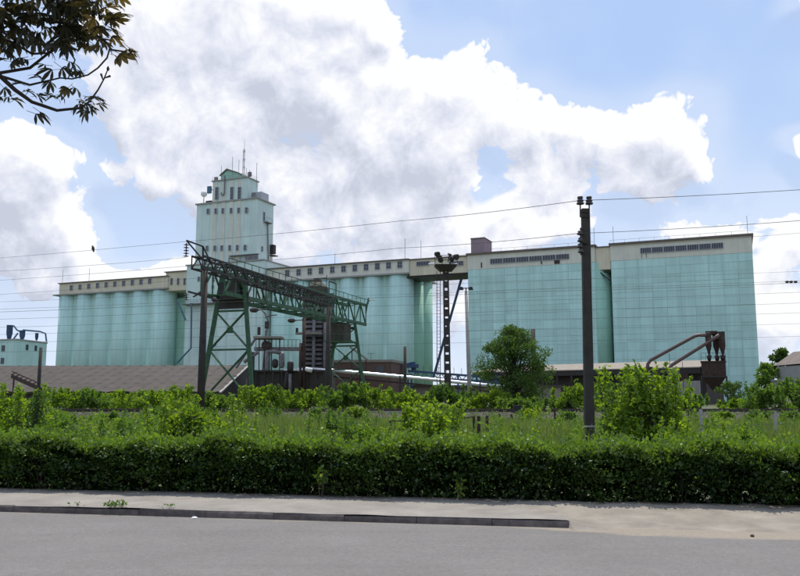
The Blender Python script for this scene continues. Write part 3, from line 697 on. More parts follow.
# ---------------------------------------------------------------- left warehouse with a low slate roof
SX = Vector((.98, -.06, 0)).normalized(); SY = Vector((-SX.y, SX.x, 0))
wh = thing('warehouse', 'long low warehouse with brown grey corrugated roof at far left', 'warehouse', (-45, 95, GRD))
E1 = at(220, 392.5, 92); R1 = at(248, 366, 1)
Yr = 108; R1 = at(248, 366.0, Yr)
wl = 62.0
def roofpt(a, t): return (E1 + (R1 - E1) * t) - SX * a
nrm = (R1 - E1).cross(SX).normalized()
if nrm.z < 0: nrm = -nrm
sl = (R1 - E1).length
pm = MB(); pw, ph = 1.55, sl / 7
wv = [(-pw / 2 + pw * i / 12, .045 * math.cos(i * math.pi / 6)) for i in range(13)]
pm_v = [(a, -ph / 2, b) for a, b in wv] + [(a, ph / 2, b) for a, b in wv]
pm.add(pm_v, [(i, i + 1, 14 + i, 13 + i) for i in range(12)])
sheet = pm.mesh('roof_sheet', 'slate')
rotm = Matrix((SX, (R1 - E1).normalized(), nrm)).transposed().to_euler()
cnt = 0
for i in range(40):
    for j in range(7):
        c = roofpt(.8 + pw * i, (j + .5) / 7) + nrm * .10
        inst(sheet, 'roof_sheet', wh, c, rot=rotm)
m = MB(); far = roofpt(0, 1) + SY * 14 + Vector((0, 0, -2.5))
m.hexa([roofpt(0, 0) - nrm * .12, roofpt(wl, 0) - nrm * .12, roofpt(wl, 1) - nrm * .12, roofpt(0, 1) - nrm * .12, roofpt(0, 0) - nrm * .02, roofpt(wl, 0) - nrm * .02, roofpt(wl, 1) - nrm * .02, roofpt(0, 1) - nrm * .02])
m.build('roof_deck', 'dark_brick', wh)
m = MB(); m.hexa([roofpt(0, 1), roofpt(wl, 1), far - SX * wl, far, roofpt(0, 1) + UP * .1, roofpt(wl, 1) + UP * .1, far - SX * wl + UP * .1, far + UP * .1]); m.build('rear_roof', 'slate', wh)
m = MB(); e = roofpt(.25, .03); rr = roofpt(.25, 1); b2 = far - SX * .25
m.prism([Vector((e.x, e.y, 0)), e - UP * .15, rr - UP * .15, b2 - UP * .15, Vector((b2.x, b2.y, 0))], -SX * .3); m.build('gable_wall', 'dark_brick', wh)
m = MB(); m.bar(roofpt(-.05, -.01) + nrm * .06, roofpt(-.05, 1) + nrm * .06, .28, .14); m.build('verge_board', 'concrete', wh)
m = MB(); f0, f1 = roofpt(.3, .05), roofpt(wl, .05); m.prism([Vector((f0.x, f0.y, 0)), Vector((f0.x, f0.y, f0.z - .2)), Vector((f1.x, f1.y, f1.z - .2)), Vector((f1.x, f1.y, 0))], SY * .3); m.build('front_wall', 'dark_brick', wh)
# rusty boom lying in front of the warehouse
rb = thing('rusty_boom', 'rusty lattice boom slanting in front of the warehouse roof', 'boom', tuple(at(32, 386, 84)))
m = MB(); a, b = at(12, 376, 86), at(51, 393.5, 80)
m.bar(a, b, .22, .4)
for i in range(9):
    p = a + (b - a) * i / 9; m.bar(p + UP * .2, p + (b - a) / 9 + UP * .55, .07)
m.bar(a + UP * .5, b + UP * .5, .1); m.build('boom', 'rust', rb)
m = MB(); a, b = at(14, 377, 86), at(14, 392, 86); m.bar(Vector((a.x, a.y, GRD)), a, .12); m.bar(Vector((at(49, 392, 80.5).x, 80.5, GRD)), at(49, 392.5, 80.5), .14); m.build('prop', 'rust', rb)

# ---------------------------------------------------------------- small mint building at the far left
mb_ = thing('mint_building', 'small pale mint flat roofed building at the left edge', 'building', tuple(at(20, 395, 150)[:2]) + (GRD,))
p0, p1, p2 = at(-14, 340, 149), at(17, 340, 146), at(47, 342.5, 156)
top = at(17, 340.0, 146).z
m = MB(); back = (p2 - p1); q0 = Vector((p0.x, p0.y, 0)); q1 = Vector((p1.x, p1.y, 0)); q2 = Vector((p2.x, p2.y, 0)); q3 = q0 + q2 - q1
m.hexa([q0, q1, q2, q3] + [v + UP * top for v in (q0, q1, q2, q3)]); m.build('wall', 'mint', mb_)
m = MB(); cc = (q0 + q2) / 2; ex = [cc + (v - cc) * 1.03 for v in (q0, q1, q2, q3)]
m.hexa([v + UP * top for v in ex] + [v + UP * (top + .25) for v in ex]); m.build('roof', 'concrete', mb_)
fx = (q2 - q1).normalized(); fn = Vector((fx.y, -fx.x, 0))
for t, py, h in ((.58 * 0 + .33, 348, 1.0), (.62, 348, .9)):
    m = MB(); c = q1 + (q2 - q1) * t; zz = at(30, 347.5, 150).z; m.box(c + UP * zz + fn * .03, (.75, .1, 1.0), (fx, fn, UP)); o = m.build('window', 'glass_dark', mb_)
gx = (q1 - q0).normalized(); gn_ = Vector((gx.y, -gx.x, 0))
for py in (348.5, 361):
    m = MB(); c = q0 + (q1 - q0) * .58; m.box(c + UP * at(5, py, 148).z + gn_ * .03, (.8, .1, 1.1), (gx, gn_, UP)); m.build('window', 'glass_dark', mb_)
for px, h, r in ((9, 2.9, .55), (22, 1.9, .5), (36.5, 1.4, .3)):
    c = at(px, 340, 151); c.z = top + .25; m = MB(); m.lathe(c, [(r * .5, 0), (r, h * .45), (r, h * .95), (r * 1.15, h)], 12); m.build('cyclone', 'blue_paint', mb_, smooth=True)
for P in (((8, 326.5), (14, 326), (17, 330), (20, 331.5)), ((23, 330), (40, 331.5), (45.5, 333.5), (46.5, 341.5)), ((12, 341), (18, 333))):
    m = MB(); m.tube([at(a, b, 151) for a, b in P], .16, 7); m.build('duct', 'blue_pale', mb_)

# ---------------------------------------------------------------- portal, crane, poles, yard things
def lattice(mb, a0, a1, b0, b1, n, w, zig=True):
    for i in range(n):
        t0, t1 = i / n, (i + 1) / n
        if i % 2 == 0 or not zig: mb.bar(a0 + (a1 - a0) * t0, b0 + (b1 - b0) * t1, w)
        if i % 2 == 1 or not zig: mb.bar(b0 + (b1 - b0) * t0, a0 + (a1 - a0) * t1, w)
def insulator(mb, top, n, r=.13, step=.16):
    p = Vector(top)
    pr = []
    for k in range(n): z = -k * step; pr += [(.035, z), (.035, z - step * .35), (r, z - step * .62), (r * .8, z - step * .72), (.035, z - step * .75)]
    mb.lathe(p, pr[::-1], 10)
# --- overhead line portal
PLY = 46.0
zb, zt = at(204, 271, PLY).z, at(204, 258.5, PLY).z
PRY = (zb - CH) / ray(328, 306.5)[1]
pl, pr_ = Vector((xat(205, PLY, 272), PLY, 0)), Vector((xat(328.5, PRY, 305), PRY, 0))
po = thing('line_portal', 'dark lattice portal carrying overhead railway wires across the yard', 'portal', (pl.x, pl.y, GRD))
for p, nm in ((pl, 'post'), (pr_, 'post')):
    m = MB(); m.tube([Vector((p.x + (-.0 if p is pl else 0), p.y, -.5)), Vector((p.x, p.y, zb))], [.235, .175], 12); o = m.build('post', 'pole_dark', po, smooth=True)
    m = MB(); m.lathe((p.x, p.y, .55), [(.242, 0), (.238, .3)], 12); m.build('painted_band', 'white_paint' if p is pr_ else 'black', po)
d = (pr_ - pl).normalized(); sd = Vector((d.y, -d.x, 0)) * .35
e0, e1 = pl - d * .9, pr_ + d * .4
ch = []
for z in (zb + .02, zt):
    for sg in (-1, 1):
        a, b = e0 + sd * sg + UP * z, e1 + sd * sg + UP * z; ch.append((a, b)); m = MB(); m.bar(a, b, .10); m.build('chord', 'dark_steel', po)
m = MB(); nn = 30
lattice(m, ch[0][0], ch[0][1], ch[2][0], ch[2][1], nn, .055); lattice(m, ch[1][0], ch[1][1], ch[3][0], ch[3][1], nn, .055)
lattice(m, ch[0][0], ch[0][1], ch[1][0], ch[1][1], nn, .05); lattice(m, ch[2][0], ch[2][1], ch[3][0], ch[3][1], nn, .05)
for i in range(0, nn + 1, 2):
    t = i / nn
    for a, b in ((0, 2), (1, 3)): m.bar(ch[a][0] + (ch[a][1] - ch[a][0]) * t, ch[b][0] + (ch[b][1] - ch[b][0]) * t, .06)
m.build('bracing', 'dark_steel', po)
m = MB()      # arm with insulator string at the top left
a = [at(186.5, 240.5, PLY), at(203, 246.5, PLY), at(210.5, 262, PLY), at(203, 260, PLY), at(197, 247, PLY)]
for i, j in ((0, 1), (1, 2), (0, 3), (1, 3)): m.bar(a[i], a[j], .09)
m.build('bracket', 'dark_steel', po)
m = MB(); insulator(m, at(186.5, 243, PLY), 5, .17, .17); m.build('insulator', 'porcelain', po)
m = MB(); m.bar(at(188, 291.5, PLY), at(219, 300, PLY), .11); m.bar(at(193, 297, PLY), at(204, 291, PLY), .07); m.build('cross_arm', 'dark_steel', po)
m = MB(); insulator(m, at(186.5, 293, PLY), 3, .16, .15); m.build('insulator', 'porcelain', po)
m = MB(); m.tube([at(212, 299, PLY), at(214, 299.6, PLY), at(218, 300.3, PLY)], [.1, .17, .06], 8); m.build('insulator', 'porcelain', po)
for px, py, t in ((254, 310, .38), (291.5, 320.5, .7)):
    p = pl + (pr_ - pl) * t; m = MB(); c = at(px, py, p.y)
    m.tube([c - Vector((.28, 0, 0)), c - Vector((.12, 0, 0)), c + Vector((.15, 0, 0)), c + Vector((.3, 0, 0))], [.08, .17, .17, .06], 8); m.build('insulator', 'porcelain', po)
    m = MB(); m.tube([c + Vector((.25, 0, 0)), c + Vector((1.0, 0, .05))], .04, 5); m.tube([c + Vector((.9, 0, .05)), Vector((p.x, p.y, zb))], .03, 5); m.build('hanger', 'dark_steel', po)

# --- gantry crane
gc0 = at(232.5, 298, 70); zg = gc0.z; GY1 = (zg - CH) / ray(346, 322.5)[1]; gc1 = Vector((xat(346, GY1, 322), GY1, zg))
gd = Vector((gc1.x - gc0.x, gc1.y - gc0.y, 0)).normalized(); gp = Vector((gd.y, -gd.x, 0))
if gp.x < 0: gp = -gp
gr = thing('gantry_crane', 'green lattice gantry crane with splayed legs over the yard', 'crane', (gc0.x, gc0.y, GRD))
GH = 2.35; gw = 1.15
n0, n1 = gc0 - gd * 3.2, gc1 + gd * 3.4
gch = {}
for zi, z in enumerate((0, GH)):
    for sg in (-1, 1):
        a, b = n0 + gp * gw * sg + UP * z, n1 + gp * gw * sg + UP * z; gch[(zi, sg)] = (a, b); m = MB(); m.bar(a, b, .26 if zi == 0 else .24, .34 if zi == 0 else .28); m.build('girder_chord', 'crane_green', gr)
m = MB(); nn = 18
for sg in (-1, 1):
    lattice(m, *gch[(0, sg)], *gch[(1, sg)], nn, .13)
    for i in range(0, nn + 1): 
        t = i / nn; A, B = gch[(0, sg)], gch[(1, sg)]; m.bar(A[0] + (A[1] - A[0]) * t, B[0] + (B[1] - B[0]) * t, .11)
for zi in (0, 1): lattice(m, *gch[(zi, -1)], *gch[(zi, 1)], nn, .1)
m.build('girder_bracing', 'crane_green', gr)
m = MB(); A, B = gch[(1, 1)]; A, B = A + gp * .35, B + gp * .35
for i in range(26):
    t = i / 25; p = A + (B - A) * t; m.bar(p + UP * .1, p + UP * .62, .05)
m.bar(A + UP * .62, B + UP * .62, .06); m.build('walkway_rail', 'crane_green', gr)
def leg_frame(c, top_h, ft0, ft1, tt):
    feet = [Vector((c.x, c.y, GRD)) + gp * ft0, Vector((c.x, c.y, GRD)) + gp * ft1]
    tops = [c + gp * -tt + UP * top_h, c + gp * tt + UP * top_h]
    for f_, t_ in zip(feet, tops):
        m = MB(); m.bar(f_, t_, .40, .34); m.build('leg', 'crane_green', gr)
    def lp(i, k): return feet[i] + (tops[i] - feet[i]) * k
    m = MB()
    ks = [.06, .44, .72]
    for k in ks[1:]: m.bar(lp(0, k), lp(1, k), .16)
    m.bar(lp(0, .93), lp(1, .93), .3)
    for i in range(2):
        k0, k1 = ks[i], ks[i + 1]
        for s_ in (-.09, .09):
            m.bar(lp(0, k0) + gd * s_, lp(1, k1) + gd * s_, .09); m.bar(lp(1, k0) + gd * s_, lp(0, k1) + gd * s_, .09)
        for q in range(9):
            t = q / 9
            for a, b in ((lp(0, k0), lp(1, k1)), (lp(1, k0), lp(0, k1))):
                p = a + (b - a) * t; p2 = a + (b - a) * (t + .11); m.bar(p - gd * .09, p2 + gd * .09, .05)
    mid = (lp(0, .44) + lp(1, .44)) / 2
    m.box((lp(0, .58) + lp(1, .58)) / 2, (.5, .2, .5), (gp, gd, UP))
    m.bar(lp(0, .72), lp(1, .93), .1); m.bar(lp(1, .72), lp(0, .93), .1)
    m.build('leg_bracing', 'crane_green', gr)
    for f_ in feet:
        m = MB(); m.box(f_ + UP * .15, (1.3, .5, .55), (gp, gd, UP)); m.build('bogie', 'dark_steel', gr)
leg_frame(gc0 - UP * .1, GH, -3.1, 2.35, 1.05)
for sg in (-1,):
    leg_frame(gc1 - UP * .1, .1, -2.7, 2.7, 1.1)
m = MB(); m.box(gc0 + UP * .55 + gp * .1, (1.7, 2.0, 1.5), (gp, gd, UP)); m.bar(gc0 - gp * 1.3 - UP * .25, gc0 + gp * 1.6 - UP * .25, .2, 1.4); m.build('hoist', 'dark_steel', gr)
cbm = gc1 - UP * 1.35 - gd * 1.5; m = MB(); m.box(cbm, (1.7, 2.0, 1.9), (gp, gd, UP)); m.box(cbm + UP * 1.02, (1.9, 2.2, .1), (gp, gd, UP)); cab = m.build('cabin', 'crane_rust', gr)
m = MB(); m.box(cbm - UP * 1.05, (3.2, 2.6, .14), (gp, gd, UP))
for k in range(6):
    p = cbm - UP * 1.0 + gp * (-1.5 + k * .6) - gd * 1.25; m.bar(p, p + UP * .9, .05)
m.bar(cbm - UP * .1 - gp * 1.5 - gd * 1.25, cbm - UP * .1 + gp * 1.5 - gd * 1.25, .05); m.build('platform', 'crane_green', gr)
m = MB(); e = gch[(1, 1)][1]; m.bar(e - UP * GH * .4, e + UP * .9 + gp * .35, .16); 
e2 = gch[(1, -1)][1]; m.bar(e2, e2 + UP * .8, .1); m.build('end_stop', 'crane_green', gr)
m = MB(); t = .80; p = gch[(1, 1)][0] + (gch[(1, 1)][1] - gch[(1, 1)][0]) * .66
for k in (0, 1.9): m.bar(p + gd * k, p + gd * k + UP * 1.5, .1)
m.bar(p + UP * 1.5, p + gd * 1.9 + UP * 1.5, .1); m.build('cable_frame', 'dark_steel', gr)
m = MB(); a, b = e + UP * .2, at(374, 299.6, e.y); m.tube([a, Vector((b.x - .3, b.y, b.z + .05))], .035, 5); m.build('lamp_arm', 'dark_steel', gr)
m = MB(); m.box((b.x - .3, b.y, b.z), (.8, .3, .16)); m.build('lamp_head', 'white_paint', gr)

# --- poles
def simple_pole(label, px, pyt, Y, r0, r1, mat='pole_dark', name='utility_pole', lean=0.0, square=False):
    t = at(px, pyt, Y); root = thing(name, label, 'pole', (t.x + lean, Y, GRD)); m = MB()
    m.tube([Vector((t.x + lean, Y, -.4)), t], [r0, r1], 4 if square else 10); m.build('post', mat, root, smooth=not square); return root, t
cp = thing('utility_pole', 'tall dark concrete pole with insulators standing behind the hedge', 'pole', (xat(589.5, 24, 445), 24, .1))
ctop = at(585.3, 209, 24); cb_ = Vector((xat(589.3, 24, 440), 24, -.5))
m = MB(); X_, Y_ = Vector((1, 0, 0)), Vector((0, 1, 0))
def sq(c, w, d): return [c + Vector((-w, -d, 0)), c + Vector((w, -d, 0)), c + Vector((w, d, 0)), c + Vector((-w, d, 0))]
m.hexa(sq(cb_, .140, .12) + sq(ctop, .118, .09)); m.build('post', 'pole_dark', cp)
m = MB(); c = at(589, 427, 24); m.hexa(sq(c, .142, .123) + sq(c + UP * .05, .142, .123)); m.build('painted_band', 'concrete', cp)
for px in (580.3, 589.2):
    b = at(px, 217, 23.9); t = at(px, 203, 23.9); m = MB(); m.tube([b, t], .022, 6); m.tube([b + UP * .0, Vector((ctop.x, 23.9, b.z))], .022, 6); m.tube([b + UP * .15, Vector((ctop.x, 23.9, b.z + .15))], .022, 6); m.build('pin', 'dark_steel', cp)
    m = MB(); p = t + UP * .08
    m.lathe(p - UP * .14, [(.04, 0), (.115, .02), (.12, .06), (.06, .08), (.10, .10), (.105, .15), (.05, .17), (.085, .19), (.09, .25), (.03, .28)], 12); m.build('insulator', 'porcelain', cp, smooth=True)
for k, (px, py) in enumerate(((580, 233), (580.5, 240), (580, 246), (581, 251))):
    m = MB(); c = at(px, py, 23.85); m.lathe(c - UP * .07, [(.03, 0), (.095, .02), (.10, .06), (.05, .08), (.08, .11), (.03, .15)], 10); m.build('insulator', 'porcelain', cp, smooth=True)
m = MB(); m.bar(at(581, 228, 23.86), at(581.5, 255, 23.86), .08, .06); m.bar(at(580, 242, 23.86), at(588, 243, 23.86), .05); m.build('bracket', 'dark_steel', cp)
simple_pole('short dark post beside the warehouse roof, left edge of the scene', 41, 347.5, 62, .16, .12)
simple_pole('bare dark post right of the brick building', 405, 346.5, 76, .19, .15)
# chimney-like post behind the tree
simple_pole('black stovepipe rising behind the round tree', 533, 329, 112, .3, .3, 'dark_steel', 'flue_pipe')
# street light
lp_, t = simple_pole('slim grey lamp post with twin lamps beside the floodlight mast', 466, 291, 70, .22, .13, 'concrete', 'lamp_post', lean=.28)
m = MB(); m.bar(t - Vector((.45, 0, -.25)), t + Vector((.45, 0, .25)), .07); m.bar(t, t + UP * .3, .1); m.build('arm', 'dark_steel', lp_)
for sg in (-1, 1):
    m = MB(); c = t + Vector((.42 * sg, 0, .22)); m.hexa([c + Vector((x, y, -.12)) for x, y in ((-.2, -.2), (.2, -.2), (.2, .2), (-.2, .2))] + [c + Vector((x, y, .14)) for x, y in ((-.12, -.12), (.12, -.12), (.12, .12), (-.12, .12))]); m.build('lamp_head', 'black', lp_)
# floodlight mast
FY = 78
fb = Vector((xat(447.5, FY, 330), FY, GRD)); ft = at(445.8, 271, FY)
fm = thing('floodlight_mast', 'tall dark lattice floodlight mast with platform in front of the bridge', 'mast', tuple(fb))
for dx in (-.21, .21):
    m = MB(); m.bar(Vector((fb.x + dx * 1.2, FY, -.3)), Vector((ft.x + dx, FY, ft.z)), .16); m.build('upright', 'dark_steel', fm)
m = MB(); n = 15
for k in range(n):
    z = GRD + (ft.z - GRD) * (k + .5) / n; x_ = fb.x + (ft.x - fb.x) * (k + .5) / n; m.box((x_, FY, z + random.uniform(-.12, .12)), (.32, .1, (ft.z - GRD) / n * random.uniform(.72, .9)))
m.build('batten', 'dark_steel', fm)
m = MB(); m.tube([Vector((ft.x - .62, FY, 1)), Vector((ft.x - .55, FY, ft.z))], .035, 5); m.tube([Vector((ft.x - .95, FY, 1)), Vector((ft.x - .88, FY, ft.z))], .035, 5)
for k in range(38): z = 1 + k * .33; m.tube([Vector((ft.x - .62, FY, z)), Vector((ft.x - .95, FY, z))], .02, 4)
m.build('ladder', 'dark_steel', fm)
m = MB(); m.hexa([Vector((ft.x + x, FY + y, ft.z)) for x, y in ((-.6, -.6), (.6, -.6), (.6, .6), (-.6, .6))] + [Vector((ft.x + x, FY + y, ft.z + .55)) for x, y in ((-1.1, -.9), (1.1, -.9), (1.1, .9), (-1.1, .9))]); m.build('platform', 'dark_steel', fm)
m = MB()
for x in (-1.1, -.4, .4, 1.1): m.bar(Vector((ft.x + x, FY - .9, ft.z + .5)), Vector((ft.x + x, FY - .9, ft.z + 1.4)), .05)
for z in (.95, 1.4): m.bar(Vector((ft.x - 1.1, FY - .9, ft.z + z)), Vector((ft.x + 1.1, FY - .9, ft.z + z)), .05)
m.build('railing', 'dark_steel', fm)
for px, py, r in ((436.5, 254, .30), (441, 259.5, .28), (452.5, 259, .26), (455.5, 256.5, .30), (438.5, 257, .24), (449.5, 254.5, .14)):
    c = at(px, py, FY); m = MB(); dvec = Vector((random.uniform(-.6, .6), -.8, -.35)).normalized()
    m.tube([c - dvec * .3, c - dvec * .1, c + dvec * .25, c + dvec * .28], [.1, r * .7, r, r * .9], 12); m.tube([c, Vector((c.x * .6 + ft.x * .4, FY, ft.z + .9))], .06, 5); m.build('floodlight', 'dark_steel', fm, smooth=True)
for px, py in ((432, 264), (455, 264.5)):
    c = at(px, py, FY); m = MB(); m.tube([c - X_ * .35, c + X_ * .3], [.08, .14], 8); m.build('floodlight', 'white_paint', fm)

# --- grain dryer, conveyor and other machinery in the yard
DY = 104
dr = thing('grain_dryer', 'dark louvred grain dryer tower behind the crane', 'machine', tuple(at(317, 395, DY)[:2]) + (GRD,))
zt_ = at(317, 293, DY).z; x0, x1 = xat(303.5, DY, 340), xat(333, DY, 340); zb_ = 1.0
m = MB(); m.box(((x0 + x1) / 2, DY + 1.6, (zb_ + zt_) / 2), (x1 - x0 - .2, 2.6, zt_ - zb_)); m.build('core', 'dark_steel', dr)
for i in range(4):
    x = x0 + (x1 - x0) * (i + .0) / 3; m = MB(); m.bar(Vector((x, DY + .1, GRD)), Vector((x, DY + .1, zt_)), .2); m.build('column', 'rust' if i % 2 == 0 else 'grey_metal', dr)
lv = MB(); wv_ = (x1 - x0) / 3 - .3; lv.hexa([(-wv_ / 2, 0, -.16), (wv_ / 2, 0, -.16), (wv_ / 2, .3, -.16), (-wv_ / 2, .3, -.16), (-wv_ / 2, .22, .16), (wv_ / 2, .22, .16), (wv_ / 2, .3, .16), (-wv_ / 2, .3, .16)]); lvm = lv.mesh('louvre', 'grey_metal')
for i in range(3):
    for k in range(22): inst(lvm, 'louvre', dr, (x0 + (x1 - x0) * (i + .5) / 3, DY, zb_ + .6 + k * (zt_ - zb_ - .8) / 22))
for px in (313, 324): 
    m = MB(); m.tube([Vector((xat(px, DY - .3), DY - .3, GRD)), Vector((xat(px, DY - .3), DY - .3, zt_ - 2))], .22, 8); m.build('duct', 'grey_metal', dr, smooth=True)
m = MB(); c = at(317, 289, DY + 1.2); m.lathe(c, [(1.5, -.6), (1.5, .2), (.7, .9), (.5, 1.4)], 12); m.build('top_hopper', 'crane_rust', dr)
m = MB()
for px in (309, 315, 321, 326.5): p = at(px, 293, DY + .2); m.bar(p, p + UP * (1.6 if px < 324 else 2.4), .08)
for z in (.8, 1.6): m.bar(at(309, 293, DY + .2) + UP * z, at(326.5, 293, DY + .2) + UP * z, .07)
m.bar(at(320, 279, DY + .2), at(327, 278, DY + .2), .1); m.build('top_railing', 'dark_steel', dr)
m = MB(); m.bar(at(309, 285, DY + 1), at(324, 291, DY + 1), .35); m.build('top_chute', 'canopy_roof', dr)
m = MB(); a = at(296, 334, DY - .8); b = at(322, 333, DY - .8); m.box((a + b) / 2, ((b - a).length, 1.4, .22)); m.build('awning', 'canopy_roof', dr)
m = MB(); c = at(297, 331, DY - .8); m.box(c, (.3, .3, .8)); m.build('lamp', 'black', dr)
# machinery house
MY = 98
mh = thing('cleaning_plant', 'grey yard machinery with drum, tanks and pipes left of the dryer', 'machine', tuple(at(272, 395, MY)[:2]) + (GRD,))
def bx(name, mat, px0, px1, py0, py1, Y, dp=2.0, par=None):
    a, b = at(px0, py1, Y), at(px1, py0, Y); m = MB(); m.box(((a.x + b.x) / 2, Y + dp / 2, (a.z + b.z) / 2), (b.x - a.x, dp, b.z - a.z)); return m.build(name, mat, par)
bx('roof', 'canopy_roof', 253, 281.5, 336.2, 338.2, MY, 2.4, mh)
for px in (259, 264.5, 271.5, 279.5):
    m = MB(); m.bar(at(px, 395, MY + .2), at(px, 338, MY + .2), .1); m.build('post', 'dark_steel', mh)
m = MB(); c = at(265.5, 345, MY); m.tube([c + Y_ * .2, c + Y_ * 1.6], .55, 14); m.build('drum', 'rust', mh)
bx('gangway', 'grey_metal', 254, 302, 347, 350.5, MY + .5, 1.2, mh)
m = MB()
for k in range(12): p = at(256 + k * 4, 347, MY + .4); m.bar(p, p + UP * .9, .05)
m.bar(at(256, 347, MY + .4) + UP * .9, at(300, 347, MY + .4) + UP * .9, .05); m.build('railing', 'dark_steel', mh)
for px0, px1, py0, py1, mat, nm in ((265, 269.5, 350, 371, 'grey_metal', 'tank'), (278.5, 284.5, 352, 368, 'grey_metal', 'tank'), (272, 278, 359, 368, 'dark_steel', 'motor'), (287, 293.5, 361, 372, 'dark_steel', 'fan')):
    m = MB(); a = at((px0 + px1) / 2, py1, MY - .3); b = at((px0 + px1) / 2, py0, MY - .3); r = (px1 - px0) / 2 * MY / F
    m.lathe(a, [(r * .6, 0), (r, .25), (r, b.z - a.z - .2), (r * .5, b.z - a.z)], 14); m.build(nm, mat, mh, smooth=True)
m = MB(); m.tube([at(268, 352, MY - .4), at(274, 351.5, MY - .4), at(281, 353, MY - .4)], .24, 8); m.build('duct', 'grey_metal', mh, smooth=True)
for P, mat in ((((300, 395), (301, 343)), 'rust'), (((304, 395), (304, 318)), 'rust'), (((244, 362), (258, 352)), 'grey_metal'), (((290, 374), (290, 395)), 'grey_metal'), (((284, 395), (287, 372)), 'dark_steel'), (((252, 395), (253, 352)), 'dark_steel')):
    m = MB(); m.tube([at(a, b, MY - .5) for a, b in P], .22, 8); m.build('pipe', mat, mh, smooth=True)
bx('plinth_wall', 'dark_brick', 247, 332, 371.5, 397, MY + .3, 5, mh)
bx('beam', 'dark_steel', 250, 332, 370, 372, MY - .2, .4, mh)
m = MB()
for k in range(9): p = at(256 + k * 8.5, 372, MY - .2); m.bar(Vector((p.x, p.y, GRD)), p, .14 if k % 2 else .2)
m.build('framework', 'dark_steel', mh)
m = MB(); m.tube([at(298, 369.5, MY - .4), at(305, 369, MY - .4), at(312, 370.5, MY - .4)], .28, 8); m.build('lagged_elbow', 'white_paint', mh, smooth=True)
bx('white_box', 'white_paint', 284, 300, 368.5, 370.5, MY - .4, .5, mh)
# slanting conveyor + lamp arm above it
sc_ = thing('conveyor_spout', 'thin slanting spout with lamp arm above the yard machinery', 'conveyor', tuple(at(262, 395, MY + 3)[:2]) + (GRD,))
m = MB(); m.tube([at(236, 368, MY + 3), at(257, 336, MY + 3)], .16, 7); m.tube([at(266, 336, MY + 3), at(268.5, 322, MY + 3), at(265, 313, MY + 3)], .12, 6); m.build('spout', 'grey_metal', sc_)
m = MB(); m.tube([at(265, 313, MY + 3), at(262, 311, MY + 3)], .07, 5); m.tube([at(265, 318, MY + 3), at(270, 315.5, MY + 3), at(277, 315, MY + 3)], .07, 5); m.box(at(267, 325, MY + 3), (.5, .4, .9)); m.box(at(259, 331, MY + 3), (.35, .35, 1.0)); m.build('lamp_arm', 'dark_steel', sc_)
m = MB(); p = at(262, 338, MY + 3); m.bar(Vector((p.x, p.y, GRD)), at(266, 330, MY + 3), .14); m.build('post', 'dark_steel', sc_)
# brick building
BY = 112
bk = thing('brick_building', 'low red brick building with flat roof behind the silver pipe', 'building', tuple(at(365, 395, BY)[:2]) + (GRD,))
a, b, c = at(318, 359, BY + 2), at(391.6, 359.5, BY), at(405.5, 363.5, BY + 9)
zt_ = b.z - .35
q0, q1, q2 = (Vector((v.x, v.y, 0)) for v in (a, b, c)); q3 = q0 + q2 - q1
m = MB(); m.hexa([q0, q1, q2, q3] + [v + UP * zt_ for v in (q0, q1, q2, q3)]); m.build('wall', 'brick', bk)
cc = (q0 + q2) / 2; ex = [cc + (v - cc) * 1.03 for v in (q0, q1, q2, q3)]
m = MB(); m.hexa([v + UP * zt_ for v in ex] + [v + UP * (zt_ + .35) for v in ex]); m.build('roof', 'canopy_roof', bk)
wx = (q1 - q0).normalized(); wn_ = Vector((wx.y, -wx.x, 0))
for px0, px1, py0, py1 in ((334, 344, 369.5, 372.5), (377, 385.5, 366.5, 373.5), (352, 360, 368.5, 372)):
    p0_, p1_ = at(px0, py1, BY + 1), at(px1, py0, BY + 1); mid = (p0_ + p1_) / 2; t = (Vector((mid.x, mid.y, 0)) - q0).dot(wx)
    m = MB(); m.box(q0 + wx * t + wn_ * .03 + UP * mid.z, (p1_.x - p0_.x, .1, p1_.z - p0_.z), (wx, wn_, UP)); m.build('window', 'glass_dark', bk)
m = MB(); p = at(371, 359, BY + 3)
m.bar(Vector((p.x, p.y, zt_)), p + UP * .8, .06); m.bar(p + UP * .8 - X_ * .5, p + UP * .8 + X_ * .5, .05); m.build('aerial', 'dark_steel', bk)
# stair-like slanted chute by the crane's far leg
cs = thing('loading_chute', 'pale slanting chute beside the far crane leg', 'chute', tuple(at(358, 395, 106)[:2]) + (GRD,))
m = MB(); m.bar(at(350, 347, 106), at(369, 361, 106), .7, .25); m.build('chute', 'canopy_roof', cs)
m = MB()
for px, py in ((352, 349), (366, 359)): p = at(px, py, 106); m.bar(Vector((p.x, p.y, GRD)), p, .12)
m.build('prop', 'dark_steel', cs)
# silver pipe
PY = 101
sp = thing('steam_pipe', 'silver lagged pipe running across the yard at low height', 'pipe', tuple(at(400, 395, PY)[:2]) + (GRD,))
pts = [at(px, py, PY) for px, py in ((302, 368.5), (330, 370.3), (360, 373), (400, 376.6), (440, 380.3), (480, 384.5), (512, 387))]
m = MB(); m.tube(pts, .22, 12); m.build('pipe', 'silver', sp, smooth=True)
m = MB()
for i, p in enumerate(pts[1:]):
    m.box(p, (.12, .8, .8)); m.bar(Vector((p.x, p.y + .05, GRD)), p - UP * .3, .16)
m.build('support', 'dark_steel', sp)
m = MB(); m.tube([p - UP * .75 for p in pts], .12, 6); m.build('lower_pipe', 'rust', sp)
